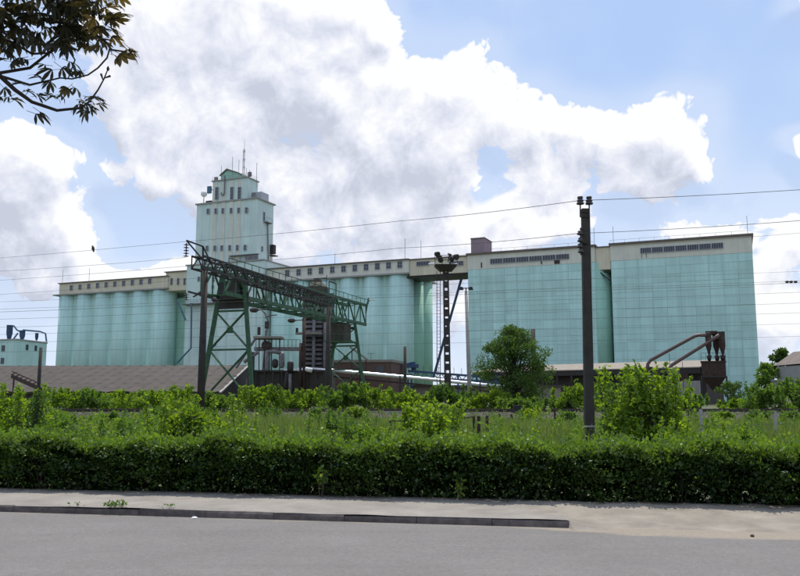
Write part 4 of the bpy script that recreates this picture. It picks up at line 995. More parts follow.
# blue conveyor gallery
by = 118
bc = thing('blue_conveyor', 'blue lattice conveyor behind the floodlight mast', 'conveyor', tuple(at(450, 395, by)[:2]) + (GRD,))
a, b, a2, b2 = at(408, 371, by), at(500, 378, by), at(408, 376.5, by), at(500, 382.5, by)
for p, q in ((a, b), (a2, b2)):
    m = MB(); m.bar(p, q, .7, .3); m.build('beam', 'blue_paint', bc)
m = MB(); lattice(m, a, b, a2, b2, 22, .11); m.build('bracing', 'blue_pale', bc)
m = MB()
for k in range(13): p = a + (b - a) * k / 12; m.bar(p, p + UP * 1.0, .06)
m.build('railing', 'dark_steel', bc)
for px in (408, 411.5, 458, 496):
    p = at(px, 380, by); m = MB(); m.bar(Vector((p.x, p.y, GRD)), at(px, 374, by), .25); m.build('post', 'blue_paint', bc)
m = MB(); m.box(at(411, 366, by), (2.2, 1.5, .5)); m.tube([at(414, 371, by), at(413, 362, by)], .35, 8); m.tube([at(406, 364, by), at(414, 362.5, by)], .15, 6); m.build('drive', 'blue_paint', bc)
# low pale walls seen under the pipe
lw = thing('low_shed', 'low pale shed wall under the silver pipe, left of the tree', 'shed', tuple(at(460, 395, 122)[:2]) + (GRD,))
bx('wall', 'canopy_roof', 404, 560, 386, 400, 122, 3, lw); bx('roof', 'dark_brick', 402, 562, 385, 387, 121.6, 4, lw)
bx('door', 'rust', 430, 438, 389, 399, 121.9, .3, lw); bx('door', 'mauve_metal', 520, 530, 388, 399, 121.9, .3, lw)

# --- long canopy shed in front of the teal blocks
cs1 = thing('canopy_shed', 'long low shed with pale roof in front of the teal blocks', 'shed', tuple(at(590, 395, 135)[:2]) + (GRD,))
a, b = at(472, 373.0, 140), at(700, 367.2, 0); zr = a.z
YB = (zr - CH) / ray(699, 367.8)[1]; b = Vector((ray(699, 367.8)[0] * YB, YB, zr))
dd = (b - a).normalized(); dn = Vector((-dd.y, dd.x, 0))
m = MB(); rise = 1.3; dp = 9
m.hexa([a, b, b + dn * dp + UP * rise, a + dn * dp + UP * rise, a + UP * .15, b + UP * .15, b + dn * dp + UP * (rise + .15), a + dn * dp + UP * (rise + .15)]); m.build('roof', 'canopy_roof', cs1)
m = MB(); m.hexa([a + dn * .12 - UP * .75, b + dn * .12 - UP * .75, b + dn * .3 - UP * .75, a + dn * .3 - UP * .75, a + dn * .12 - UP * .01, b + dn * .12 - UP * .01, b + dn * .3 - UP * .01, a + dn * .3 - UP * .01]); m.build('fascia', 'dark_steel', cs1)
m = MB(); g_ = lambda v, o, z: Vector((v.x, v.y, 0)) + dn * o + UP * z
m.hexa([g_(a, 2.4, 0), g_(b, 2.4, 0), g_(b, 8.8, 0), g_(a, 8.8, 0), g_(a, 2.4, zr - .2), g_(b, 2.4, zr - .2), g_(b, 8.8, zr + .6), g_(a, 8.8, zr + .6)]); m.build('wall', 'dark_brick', cs1)
Ls = (b - a).length
for k in range(15):
    p = a + dd * (Ls * (k + .3) / 15); m = MB(); m.bar(Vector((p.x, p.y, 0)) + dn * .25, Vector((p.x, p.y, zr - .7)) + dn * .25, .28); m.build('post', 'dark_steel', cs1)
for k in range(7):
    p = a + dd * (Ls * (k + .7) / 7.3); m = MB(); m.box(Vector((p.x, p.y, 1.9)) + dn * 2.35, (3.0, .12, 2.6), (dd, dn, UP)); m.build('door', random.choice(['mauve_metal', 'dark_steel', 'rust', 'canopy_roof']), cs1)
m = MB(); m.hexa([g_(a, .2, 0), g_(b, .2, 0), g_(b, 2.38, 0), g_(a, 2.38, 0), g_(a, .2, 1.3), g_(b, .2, 1.3), g_(b, 2.38, 1.3), g_(a, 2.38, 1.3)]); m.build('loading_platform', 'concrete', cs1)
m = MB(); m.box(Vector((b.x, b.y, 1.9)) - dd * 1.6 + dn * .05, (3.2, .25, 3.6), (dd, dn, UP)); m.build('end_bay', 'concrete', cs1)
# --- rusty hopper with cyclones
HY = 106
hp = thing('dust_hopper', 'rusty square hopper with cyclones and two slanting pipes', 'hopper', tuple(at(713.5, 395, HY)[:2]) + (GRD,))
x0, x1 = xat(702.2, HY, 370), xat(725, HY, 370); zt_, zm, zl = at(713, 361.3, HY).z, at(713, 377, HY).z, at(713, 391.5, HY).z; w = x1 - x0; xc = (x0 + x1) / 2
def ring(c, h, z): return [Vector((c + sx * h, HY + h0_ + sy * h, z)) for sx, sy in ((-1, -1), (1, -1), (1, 1), (-1, 1))]
h0_ = w / 2
m = MB(); m.hexa(ring(xc, w / 2, zm) + ring(xc, w / 2, zt_)); m.build('bin', 'rust', hp)
m = MB(); m.hexa(ring(xc, .18, zl) + ring(xc, w / 2 - .02, zm - .005)); m.build('cone', 'rust', hp)
m = MB(); m.hexa(ring(xc, w / 2 + .08, zm - .04) + ring(xc, w / 2 + .08, zm + .12)); m.hexa(ring(xc, w / 2 + .1, zt_ - .1) + ring(xc, w / 2 + .1, zt_ + .06)); m.build('rim', 'dark_steel', hp)
for sx in (-1, 1):
    for sy in (-1, 1):
        m = MB(); p = Vector((xc + sx * (w / 2 + .04), HY + h0_ + sy * (w / 2 + .04), 0)); m.bar(p + UP * GRD, p + UP * (zm + .1), .18); m.build('leg', 'dark_steel', hp)
for sx in (-1, 1):
    m = MB(); p = Vector((xc + sx * w / 2, HY, 0)); m.bar(p + UP * (zl - .9), Vector((xc + sx * w * .22, HY, zl + .9)), .1); m.bar(p + UP * zl * 1.0, p + UP * zm, .1); m.build('bracing', 'dark_steel', hp)
m = MB()
for sx in np.linspace(-1, 1, 6): p = Vector((xc + sx * w / 2, HY, zt_)); m.bar(p, p + UP * 1.1, .045)
m.bar(Vector((x0, HY, zt_ + 1.1)), Vector((x1, HY, zt_ + 1.1)), .045); m.bar(Vector((x0, HY, zt_ + .55)), Vector((x1, HY, zt_ + .55)), .04); m.build('railing', 'dark_steel', hp)
for px, yo, r in ((707.3, .5, .38), (711.3, 1.6, .42), (709.3, 2.4, .36), (719.2, .7, .40), (716.0, 2.0, .36)):
    x = xat(px, HY + yo, 345); zc0 = zt_ + .1; zc1 = at(px, 354, HY).z; zc2 = at(px, 333, HY).z; m = MB()
    m.lathe((x, HY + yo, 0), [(.14, zc0), (.14, zc1 - 1.1), (.33, zc1 - .2), (.10, zc1 - .1), (.13, zc1 + .05), (r, zc1 + 1.1), (r, zc2), (r * .7, zc2 + .1)], 14); m.build('cyclone', 'rust', hp, smooth=True)
bx('header', 'rust', 704, 715, 331, 334.2, HY + .6, 2.2, hp); bx('header', 'rust', 715.5, 722.5, 331.8, 334.6, HY + .4, 1.2, hp)
for P in (((649.5, 372), (649.5, 363.5), (652, 359.5), (694.5, 335.8), (698.5, 334.8), (706, 335.2)), ((670.5, 374), (671, 367.5), (673, 364.5), (714.5, 337.5), (718, 335))):
    m = MB(); q = [at(px, py, HY + .3) for i, (px, py) in enumerate(P)]; m.tube(q, .235, 10); m.build('duct', 'rust_pipe', hp, smooth=True)
m = MB()
for px, py in ((668.5, 353), (681, 361)): p = at(px, py, HY + 1); m.bar(Vector((p.x, p.y, GRD)), p, .06)
m.build('prop', 'dark_steel', hp)
bx('fan', 'dark_steel', 646, 653, 366, 378, HY + .6, 1.2, hp); bx('fan', 'grey_metal', 669, 679, 368, 380, HY + .6, 1.4, hp); bx('motor', 'rust', 680, 686, 373, 381, HY + .8, 1, hp)

hp.rotation_euler.z = -math.atan2(hp.location.x, hp.location.y)
# --- house at the far right edge
hs = thing('grey_house', 'corner of a grey house with shallow roof at the right edge', 'house', tuple(at(805, 395, 120)[:2]) + (GRD,))
bx('wall', 'concrete', 803.5, 845, 365, 398, 120, 8, hs); 
a, b = at(801.5, 363.5, 119.5), at(846, 363.5, 119.5); m = MB(); mid = (a + b) / 2 + UP * 2.2
m.prism([a, b, mid], Vector((0, 9, 0))); m.build('roof', 'roof_felt', hs)
bw = thing('board_wall', 'dark grey board wall beneath the far right trees', 'wall', tuple(at(780, 395, 112)[:2]) + (GRD,))
bx('wall', 'grey_metal', 773, 794, 380.5, 396, 112, .4, bw); bx('coping', 'concrete', 772.6, 794.4, 379.6, 380.6, 111.9, .6, bw)

# ---------------------------------------------------------------- railway
TY = 47.5; TZ0 = .70
struct(strip('railway_ballast', 'ballast', 0, 1, 0, 1, lambda x, q: 0, 1, 1)) if False else None
def ballast():
    xs = np.linspace(-70, 70, 281); prof = [(-3.4, .1), (-1.9, TZ0 - .02), (1.9, TZ0 - .02), (3.6, .2)]
    vs = [(x, TY + a + RNG.normal(0, .05), z + RNG.normal(0, .03)) for x in xs for a, z in prof]
    fs = [(i * 4 + j, (i + 1) * 4 + j, (i + 1) * 4 + j + 1, i * 4 + j + 1) for i in range(280) for j in range(3)]
    me = bpy.data.meshes.new('railway_ballast'); me.from_pydata(vs, [], fs); me.materials.append(MATS['ballast'])
    o = bpy.data.objects.new('railway_ballast', me); COL.objects.link(o); struct(o)
ballast()
tr = thing('railway_track', 'rusty railway track on sleepers beyond the meadow', 'railway track', (0, TY, TZ0))
for o_ in (-.76, .76):
    m = MB(); pr = [(-.075, .02), (.075, .02), (.075, .05), (.02, .06), (.02, .13), (.038, .14), (.038, .19), (-.038, .19), (-.038, .14), (-.02, .13), (-.02, .06), (-.075, .05)]
    m.prism([Vector((-70, TY + o_ + a, TZ0 + b)) for a, b in pr], (140, 0, 0)); m.build('rail', 'rail', tr)
s_ = MB(); s_.hexa([(x, y, -.12) for x, y in ((-.13, -1.35), (.13, -1.35), (.13, 1.35), (-.13, 1.35))] + [(x, y, .02) for x, y in ((-.1, -1.33), (.1, -1.33), (.1, 1.33), (-.1, 1.33))]); sm = s_.mesh('sleeper', 'sleeper')
for i in range(100): inst(sm, 'sleeper', tr, (-30 + i * .61, TY + random.uniform(-.05, .05), TZ0))
m = MB(); p = at(514, 409, TY); m.box((p.x, TY - 1.5, TZ0 + .2), (.5, .4, .45)); m.build('point_box', 'black', tr)
sh_ = thing('sleeper_stack', 'pale concrete beam lying beside the track', 'beam', tuple(at(372, 412, 46)[:2]) + (.55,))
a, b = at(356, 412.5, 46), at(413, 412.5, 46); m = MB(); m.bar(a, b, .2, .14); m.build('beam', 'concrete', sh_)

# ---------------------------------------------------------------- fences
def gzf(x, y): return float(gz(x, y))
fa = thing('rusty_fence', 'rusty post and wire fence running back to the track, behind the hedge', 'fence', (xat(478.5, 25), 25, .1))
def fposts(root, spec, mat, w, rails):
    pts = []
    for px, pyt, Y in spec:
        x = xat(px, Y, 420); t = at(px, pyt, Y); m = MB(); m.bar(Vector((x, Y, gzf(x, Y) - .2)), Vector((x, Y, t.z)), w); m.build('post', mat, root); pts.append((x, Y, t.z))
    for fr, wr, mt in rails:
        m = MB()
        for (x, y, z), (x2, y2, z2) in zip(pts[:-1], pts[1:]):
            g0_, g1_ = gzf(x, y), gzf(x2, y2); m.bar(Vector((x, y, g0_ + (z - g0_) * fr)), Vector((x2, y2, g1_ + (z2 - g1_) * fr)), wr)
        m.build('rail', mt, root)
fposts(fa, ((478.6, 416, 25.5), (487, 415.5, 30), (499.5, 414, 36), (511.5, 414, 42)), 'rust', .10, ((.93, .012, 'wire'), (.6, .012, 'wire'), (.3, .012, 'wire')))
fb_ = thing('railed_fence', 'low rusty fence with one top rail left of centre in the meadow', 'fence', (xat(430, 31), 31, .1))
fposts(fb_, ((390.5, 420.5, 30), (438, 420, 30), (458, 418.5, 30), (473.8, 416, 29.5)), 'rust', .085, ((.97, .035, 'rust'), (.45, .012, 'wire')))
fc = thing('lone_post', 'single thin rusty post in the meadow left of the tall concrete pole', 'post', (xat(555, 38), 38, .2))
fposts(fc, ((555, 411.5, 38),), 'rust', .08, ())
fd = thing('wire_fence', 'concrete post fence with wires at the right of the meadow', 'fence', (xat(701, 27), 27, .1))
fposts(fd, ((628, 412, 26.2), (701.3, 409.5, 27.2), (775.5, 411, 29.2), (850, 411, 31)), 'concrete', .085, ((.95, .012, 'wire'), (.52, .012, 'wire'), (.08, .03, 'rust')))

# ---------------------------------------------------------------- wires
def wire(label, pts, r=.008, sag=.15):
    P = []
    pts = [at(*p) if len(p) == 3 and not isinstance(p, Vector) else p for p in pts]
    for a, b in zip(pts[:-1], pts[1:]):
        for i in range(12):
            t = i / 12; P.append(a + (b - a) * t - UP * sag * 4 * t * (1 - t))
    P.append(pts[-1]); c = P[len(P) // 2]
    m = MB(); m.tube(P, r, 5, False); o = m.build('overhead_wire', 'wire', None, loc=tuple(c)); return tag(o, label, 'wire', 'overhead wires')
wire('topmost overhead wire, running over the tower to the concrete pole', [(-60, 262.5, 62), (186.5, 241.5, 46.0), (400, 221, 33), (580, 200.5, 23.9), (860, 185.5, 26)], .010, .05)
wire('second overhead wire, reaching the concrete pole below its top', [(-60, 284, 58), (200, 265, 47), (400, 248, 33), (578, 233.5, 23.85), (860, 215.5, 26)], .009, .06)
wire('third overhead wire, just above the left silo gallery', [(-60, 274, 52), (186, 257.5, 46)], .009, .1)
wire('overhead wire crossing the left silo gallery', [(-60, 297.5, 60), (187, 279, 60), (470, 254, 58), (860, 228, 56)], .009, .15)
low = [(302, 270), (309, 279.5), (312, 281.5), (319, 291), (327, 302), (334, 312), (342, 323), (351, 336)]
names = ['highest', 'second highest', 'third highest', 'fourth highest', 'fifth highest', 'sixth highest', 'seventh highest', 'lowest']
for (ya, yb), nm in zip(low, names):
    Y = 50 + random.uniform(0, 14)
    wire(nm + ' of the thin wires crossing the silo walls', [(-50, ya + 1.5, Y), (250, ya + (yb - ya) * .37, Y), (520, ya + (yb - ya) * .66, Y), (860, yb - 1.5, Y)], (.008 if 'third' not in nm else .012), .08)
wi = thing('wire_insulator', 'small dark insulators hanging on a wire at the right edge', 'insulator', tuple(at(792, 282, 55)))
m = MB()
for px in (787, 791, 795.5): c = at(px, 281.8, 55); m.tube([c - X_ * .12, c, c + X_ * .12], [.05, .11, .05], 8)
m.build('insulator', 'porcelain', wi)
bd = thing('bird', 'small dark bird perched on the topmost wire at left', 'bird', tuple(at(93, 251, 52)))
c = at(93.2, 249, 51.9); m = MB(); m.tube([c + Vector((.05, 0, -.22)), c + Vector((.03, 0, -.12)), c + Vector((0, 0, -.02)), c + Vector((-.02, 0, .10)), c + Vector((-.04, 0, .17)), c + Vector((-.06, 0, .22))], [.02, .06, .10, .085, .055, .04], 10); m.tube([c + Vector((-.08, 0, .2)), c + Vector((-.15, 0, .19))], [.02, .005], 6); m.build('body', 'bird_feather', bd, smooth=True)

# ---------------------------------------------------------------- vegetation
def grass():
    TY, TZ0 = 47.5, .70
    n = 110000
    y = 14.2 + 31.7 * RNG.random(n) ** 1.0; x = RNG.uniform(-1, 1, n) * (y * .56 + 1.5)
    keep = (y + RS * x) > 14.0; x, y = x[keep], y[keep]; n = len(x)
    pt = np.sin(x * .5 + 1.3 * np.sin(y * .31)) + np.sin(y * .6 + x * .17)
    tall = np.exp(-((x + 4.5) / 3.5) ** 2 - ((y - 30) / 7) ** 2)
    h = RNG.uniform(.12, .38, n) * (1 + .3 * pt) * np.where(RNG.random(n) < .1, 1.7, 1) + tall * RNG.uniform(.1, .75, n)
    h = h * (1 - .62 * smooth(31, 42, y))
    z = np.maximum(gz(x, y), .1 + (y - TY + 3.4) / 1.5 * (TZ0 - .1)); lean = RNG.normal(0, .25, (n, 2)) * h[:, None]; w = RNG.uniform(.010, .022, n) * (.7 + y / 35)
    a = RNG.uniform(0, math.pi, n); dx, dy = np.cos(a) * w, np.sin(a) * w
    v0 = np.stack([x - dx, y - dy, z - .02], 1); v1 = np.stack([x + dx, y + dy, z - .02], 1); v2 = np.stack([x + lean[:, 0], y + lean[:, 1], z + h], 1)
    V = np.stack([v0, v1, v2], 1).reshape(-1, 3); T = np.arange(3 * n).reshape(-1, 3)
    t = np.clip(RNG.normal(.42, .22, n) + .15 * pt * .5 + tall * .15, 0, 1)
    o = np_tris('meadow_grass', V, T, 'grass', np.repeat(t, 3)); tag(o, 'rough green meadow grass between hedge and track', 'grass', None, 'stuff')
    k = 110; y = RNG.uniform(20, 44, k); x = RNG.uniform(-1, 1, k) * y * .5; P = np.stack([x, y, gz(x, y) + RNG.uniform(.3, .55, k)], 1)
    V, T, t = leaf_arrays(np.repeat(P, 4, 0), np.tile([[0, 0, 1.]], (4 * k, 1)), RNG.uniform(.02, .045, 4 * k), asp=1, droop=0)
    o = np_tris('wild_flowers', V, T, 'white_paint', t); tag(o, 'tiny white wild flowers scattered in the meadow', 'flowers', None, 'stuff')
grass()
def weeds(k, mat, label, hmax):
    y = 15.0 + 30 * RNG.random(k) ** .9; x = RNG.uniform(-1, 1, k) * (y * .54 + 1)
    dens = np.clip(.26 + .62 * smooth(-5, -9, x * 30 / y) + .10 * smooth(20, 16.5, y) - .25 * np.exp(-((x * 30 / y + 3) / 3.0) ** 2) - .3 * (y > 38), .05, 1)
    ok = ((y + RS * x) > 17.5) & (RNG.random(k) < dens); x, y = x[ok], y[ok]; k = len(x)
    h = RNG.uniform(.3, hmax, k) * (1 - .5 * smooth(34, 42, y)); P, N_, L_, t_ = [], [], [], []
    for i in range(k):
        m_ = int(70 + 90 * h[i]); z = RNG.random(m_) ** .7; r = RNG.normal(0, 1, (m_, 2)) * (.10 + .16 * h[i]) * (1.15 - z)[:, None]
        P.append(np.stack([x[i] + r[:, 0], y[i] + r[:, 1], gz(x[i], y[i]) + .03 + z * h[i]], 1)); N_.append(np.concatenate([r * 3, np.full((m_, 1), .4)], 1)); L_.append(RNG.uniform(.05, .12, m_)); t_.append(RNG.normal(RNG.uniform(.15, .7), .18, m_))
    V, T, t = leaf_arrays(np.concatenate(P), np.concatenate(N_), np.concatenate(L_), asp=.5, tint=np.concatenate(t_))
    o = np_tris('meadow_weeds', V, T, mat, t); tag(o, label, 'weeds', None, 'stuff')
weeds(650, 'leaf_mid', 'dull green leafy weeds growing through the meadow', .95)
weeds(420, 'leaf_bright', 'bright yellow green weeds among the meadow grass', .85)

def shrub(name, label, px, Y, w, top_z, mat, leaf=(.05, .10), n=3000, group=None, shoots=8, dens=26, cat='shrub', low=.0, depth=None, asp=.62, seed=None):
    rng = np.random.default_rng(seed if seed is not None else int(px * 13 + Y * 7))
    x0 = xat(px, Y); g = gzf(x0, Y) if cat != 'weed' else .105; H = top_z - g; root = thing(name, label, cat, (x0, Y, g), group)
    D = depth or w * .7
    C = []
    for k in range(dens):     # clumps fill an uneven dome
        a = rng.uniform(0, 2 * math.pi); rr = math.sqrt(rng.random()); hh = rng.random() ** .8
        ww = (1 - .55 * hh ** 2.2)
        C.append((x0 + math.cos(a) * rr * w / 2 * ww, Y + math.sin(a) * rr * D / 2 * ww, g + low + (H - low) * (.12 + .74 * hh * (1 - .25 * rr)), rng.uniform(.10, .2) * (w + H) * .38))
    Pn, Nn = [], []
    per = n // dens
    for cx, cy, cz, cr in C:
        dirs = unit(rng.normal(0, 1, (per, 3))); rad = cr * rng.random(per) ** .45
        Pn.append(np.array([cx, cy, cz]) + dirs * rad[:, None] * np.array([1, 1, .8])); Nn.append(dirs + np.array([0, 0, .35]))
    m = MB()
    for cx, cy, cz, cr in C[::2]:
        b = Vector((x0 + (cx - x0) * .25, Y + (cy - Y) * .25, g - .05)); e = Vector((cx, cy, cz)); m.tube([b, (b + e) / 2 + Vector((0, 0, .1 * H)), e], [.003 + .017 * H, .002 + .010 * H, .002 + .002 * H], 5, False)
    for k in range(shoots):
        bx_, by_ = x0 + rng.normal(0, w * .24), Y + rng.normal(0, D * .24); b = Vector((bx_, by_, g + H * .35)); top = g + H * rng.uniform(.88, 1.08); e = Vector((bx_ + rng.normal(0, .07 * H), by_ + rng.normal(0, .07 * H), top))
        m.tube([b, (b + e) / 2, e], [.012, .009, .004], 5, False); q = int(n * .022) + 14
        t = rng.uniform(.3, 1.02, q); p = np.array(b) + (np.array(e) - np.array(b)) * t[:, None] + rng.normal(0, .05 + .03 * H, (q, 3)) * (1.25 - t)[:, None]
        Pn.append(p); Nn.append(rng.normal(0, .7, (q, 3)) + np.array([0, 0, .3]))
    P = np.concatenate(Pn); Nd = np.concatenate(Nn); ok = P[:, 2] > g + .03; P, Nd = P[ok], Nd[ok]
    hue = rng.normal(0, .10)
    t = np.clip(rng.normal(.42 + hue, .24, len(P)), 0, 1)
    V, T, t = leaf_arrays(P, Nd, rng.uniform(leaf[0], leaf[1], len(P)), asp=asp, tint=t, rng=rng)
    m.build('stems', 'bark', root)['kind'] = 'stuff'; np_tris('foliage', V, T, mat, t, root)['kind'] = 'stuff'
    return root
# young saplings behind the track: (px, depth, width, top y in the photo)
G1 = 'saplings behind the track'
WORD = 'leftmost second third fourth fifth sixth seventh eighth ninth tenth eleventh twelfth thirteenth fourteenth rightmost'.split()
ORD = 'leftmost second third fourth fifth sixth seventh eighth ninth tenth eleventh twelfth thirteenth fourteenth fifteenth sixteenth seventeenth eighteenth nineteenth twentieth twenty-first twenty-second twenty-third rightmost'.split()
band = [(60, 58, 5, 391), (92, 57, 4.5, 389.5), (120, 58, 4.5, 391), (150, 57, 5, 389), (178, 58, 4, 391), (218, 56, 3.2, 391), (262, 57, 4, 387), (290, 56, 3.4, 388), (312, 58, 3, 391), (345, 57, 3.6, 388), (368, 56, 3.6, 387), (395, 58, 4, 390), (418, 60, 4, 396),
        (445, 56, 4.2, 385), (470, 57, 3.6, 392), (492, 55, 3.6, 394), (520, 57, 4, 396), (550, 57, 4, 397), (575, 56, 3, 385), (606, 57, 4, 380), (684, 58, 2.6, 391), (742, 57, 3.2, 396.5), (770, 56, 4.4, 384), (800, 56, 4.4, 381)]
for i, (px, Y, w, ty) in enumerate(band):
    rb_ = random.Random(i * 7 + 3); tz = at(px, ty + rb_.uniform(-3.5, 4.5), Y).z; w = w * rb_.uniform(.75, 1.25); Y = Y + rb_.uniform(-3.0, 3.0)
    shrub('sapling_clump', ORD[i] + ' leafy sapling clump from the left in the row behind the track', px, Y, w, tz, ('leaf_mid' if i % 4 == 1 else 'leaf_bright') if px < 430 else ('leaf_mid' if i % 3 else 'leaf_bright'), (.12, .24), 3000, G1, 12, 26, depth=2.6)
G2 = 'tall weeds before the track'
for i, (px, Y, w, h) in enumerate(((58, 41, 1.6, 1.2), (112, 40, 1.2, 1.0), (160, 42, 1.8, 1.3), (232, 41, 1.3, 1.0), (270, 42.5, 1.6, 1.25), (318, 41, 1.3, 1.1), (352, 43, 1.5, 1.3), (418, 42, 1.7, 1.2), (452, 43, 1.2, 1.0), (532, 42, 1.4, 1.1), (566, 40, 1.1, .9), (668, 41, 1.6, 1.2), (724, 42, 1.2, .9), (758, 41, 1.5, 1.1), (790, 42, 1.3, 1.0))):
    shrub('tall_weed', WORD[i] + ' tall weed clump from the left along the near side of the track', px, Y, w, gzf(xat(px, Y), Y) + h * .55, 'leaf_mid' if i % 3 else 'leaf_bright', (.08, .16), 700, G2, 7, 14, 'weed clump')
shrub('shrub', 'broad bright shrub at the left edge behind the hedge', 14, 24, 2.6, at(14, 388, 24).z, 'leaf_bright', (.07, .13), 4200, None, 12, 34)
shrub('shrub', 'bright green shrub right of the ivy covered stake', 66, 21, 1.7, at(66, 415, 21).z, 'leaf_mid', (.06, .11), 2200, None, 5)
shrub('shrub', 'bushy bright shrub left of the portal post foot', 196, 19.5, 2.1, at(196, 400, 19.5).z, 'leaf_bright', (.06, .13), 3600, None, 14)
shrub('shrub', 'low shrub in front of the meadow left of the tall grass', 135, 23, 2.4, at(135, 419, 23).z, 'leaf_mid', (.06, .11), 2200, None, 6)
shrub('shrub', 'low shrub growing against the hedge below the crane', 240, 17.5, 1.7, at(240, 419, 17.5).z, 'leaf_bright', (.05, .10), 2400, None, 5)
shrub('shrub', 'feathery shrub right of the tall grass in the meadow', 340, 23, 1.9, at(340, 411, 23).z, 'leaf_mid', (.05, .10), 2600, None, 9)
shrub('shrub', 'bright shrub over the hedge below the brick building', 430, 17.8, 1.7, at(430, 405, 17.8).z, 'leaf_bright', (.06, .13), 3400, None, 14)
shrub('shrub', 'small yellowish shrub just right of the rusty fence posts', 505, 18, 1.4, at(505, 429, 18).z, 'leaf_bright', (.05, .09), 1800, None, 3)
shrub('shrub', 'small bright shrub left of the low rusty fence', 372, 20, 1.3, at(372, 424, 20).z, 'leaf_bright', (.05, .09), 1600, None, 5)
shrub('shrub', 'tall leafy shrub right of the concrete pole', 645, 20, 2.1, at(645, 371, 20).z, 'leaf_bright', (.06, .16), 4300, None, 24, 30)
shrub('shrub', 'dark spreading shrub foot at the tall leafy shrub\'s left', 617, 20.6, 1.2, at(617, 392, 20.6).z, 'leaf_mid', (.06, .12), 1900, None, 5)
shrub('shrub', 'rounded bright shrub before the concrete fence posts', 735, 16.6, 1.4, at(735, 421, 16.6).z, 'leaf_bright', (.05, .10), 3000, None, 5)
shrub('shrub', 'low leafy shrub against the hedge under the tall leafy shrub', 680, 17.2, 1.2, at(680, 424, 17.2).z, 'leaf_bright', (.05, .10), 2000, None, 4)
shrub('shrub', 'tufted shrub on the hedge left of the meadow', 100, 17.6, 1.2, at(100, 431, 17.6).z, 'leaf_mid', (.05, .09), 1500, None, 4)
# small weed on the pavement edge
for i, px in enumerate((80, 123, 172)):
    Y = zdepth(503 + px * .012, .12); root = shrub('weed', ['tiny weed at the kerb edge far left', 'small grass tuft growing over the kerb', 'low weed on the kerb right of the grass tuft'][i], px, 11.10 - RS * xat(px, 11.9, 505), .40, [.145, .19, .15][i], 'leaf_mid', (.025, .05), [70, 160, 80][i], None, 0, 10, 'weed', depth=.12)
for px, lab in ((322, 'pale green sprout poking out of the hedge face left of centre'), (459, 'thin upright sprout at the foot of the hedge near centre')):
    Y = 12.72 - RS * xat(px, 12.8, 480); shrub('sprout', lab, px, Y, .30 if px < 400 else .12, .52 if px < 400 else .42, 'leaf_bright', (.05, .09), 46, None, 2, 6, 'sprout', low=.22 if px < 400 else .0, depth=.12)
# ivy covered stake
iv = thing('ivy_stake', 'thin stake overgrown with dark ivy behind the hedge at left', 'stake', (xat(37, 22), 22, .1))
m = MB(); a = at(38, 396, 22); m.bar(Vector((xat(35, 22), 22, -.2)), a, .08); m.build('stake', 'bark_dark', iv)
n = 1100; t = RNG.random(n); P = np.array([xat(35, 22), 22, .1]) + (np.array(a) - np.array([xat(35, 22), 22, .1])) * t[:, None] + RNG.normal(0, .12, (n, 3))
V, T, tt = leaf_arrays(P, RNG.normal(0, 1, (n, 3)), RNG.uniform(.05, .09, n), asp=.8); np_tris('ivy', V, T, 'leaf_tree', tt, iv)['kind'] = 'stuff'

def tree(name, label, px, Y, top_y, w, base_y, mat, n, leaf, group=None, seed=1, dens=90, crown_low=.18):
    rng = np.random.default_rng(seed); x0 = xat(px, Y); H = at(px, top_y, Y).z - GRD; root = thing(name, label, 'tree', (x0, Y, GRD - .05), group)
    m = MB(); C = []
    for k in range(dens):
        hh = rng.random(); prof = max(.22, 1 - abs((hh - .42) / .62) ** 2.4) * rng.uniform(.8, 1.12)
        a = rng.uniform(0, 2 * math.pi); rr = rng.random() ** .5
        C.append(np.array([x0 + math.cos(a) * rr * w / 2 * prof * 1.02, Y + math.sin(a) * rr * w / 2 * prof, GRD + H * (crown_low + (1 - crown_low) * .95 * hh)]))
    th = .055 * H / 1.8
    m.tube([Vector((x0, Y, GRD - .3)), Vector((x0 + .05, Y, GRD + H * .2)), Vector((x0 - .05, Y, GRD + H * .5)), Vector((x0, Y, GRD + H * .85))], [th, th * .8, th * .45, .03], 9, False)
    for c in C[::2]:
        b = Vector((x0 + rng.normal(0, .03), Y, GRD + (c[2] - GRD) * rng.uniform(.3, .7))); e = Vector(c); m.tube([b, (b + e) / 2 + Vector((0, 0, .05 * H)), e], [th * .3, th * .18, .012], 5, False)
    m.build('trunk', 'bark_dark', root)
    per = n // dens; Pn, Nn = [], []
    for c in C:
        d = unit(rng.normal(0, 1, (per, 3))); r = (w * rng.uniform(.06, .125)) * rng.random(per) ** .5
        Pn.append(c + d * r[:, None] * np.array([1, 1, .75])); Nn.append(d + np.array([0, 0, .1]))
    P, Nd = np.concatenate(Pn), np.concatenate(Nn)
    V, T, t = leaf_arrays(P, Nd, rng.uniform(*leaf, len(P)), tint=np.clip(rng.normal(.45, .25, len(P)), 0, 1), rng=rng)
    np_tris('crown', V, T, mat, t, root)['kind'] = 'stuff'
    return root
tree('round_tree', 'rounded dark green tree in front of the teal block', 514, 60, 325, 5.4, 400, 'leaf_tree', 24000, (.09, .19), seed=4, dens=170, crown_low=.13)
tree('far_tree', 'tall loose tree beyond the block at far right', 783, 140, 349, 7.0, 395, 'leaf_tree', 4200, (.35, .6), seed=6, dens=50, crown_low=.1)
tree('far_tree', 'short dense tree against the right end of the teal block', 768, 128, 364, 5.5, 395, 'leaf_mid', 3000, (.3, .5), seed=8, dens=40, crown_low=.05)
tree('far_tree', 'young sparse tree beside the hopper foot', 733, 92, 381, 3.6, 395, 'leaf_tree', 1500, (.2, .35), seed=12, dens=26, crown_low=.05)

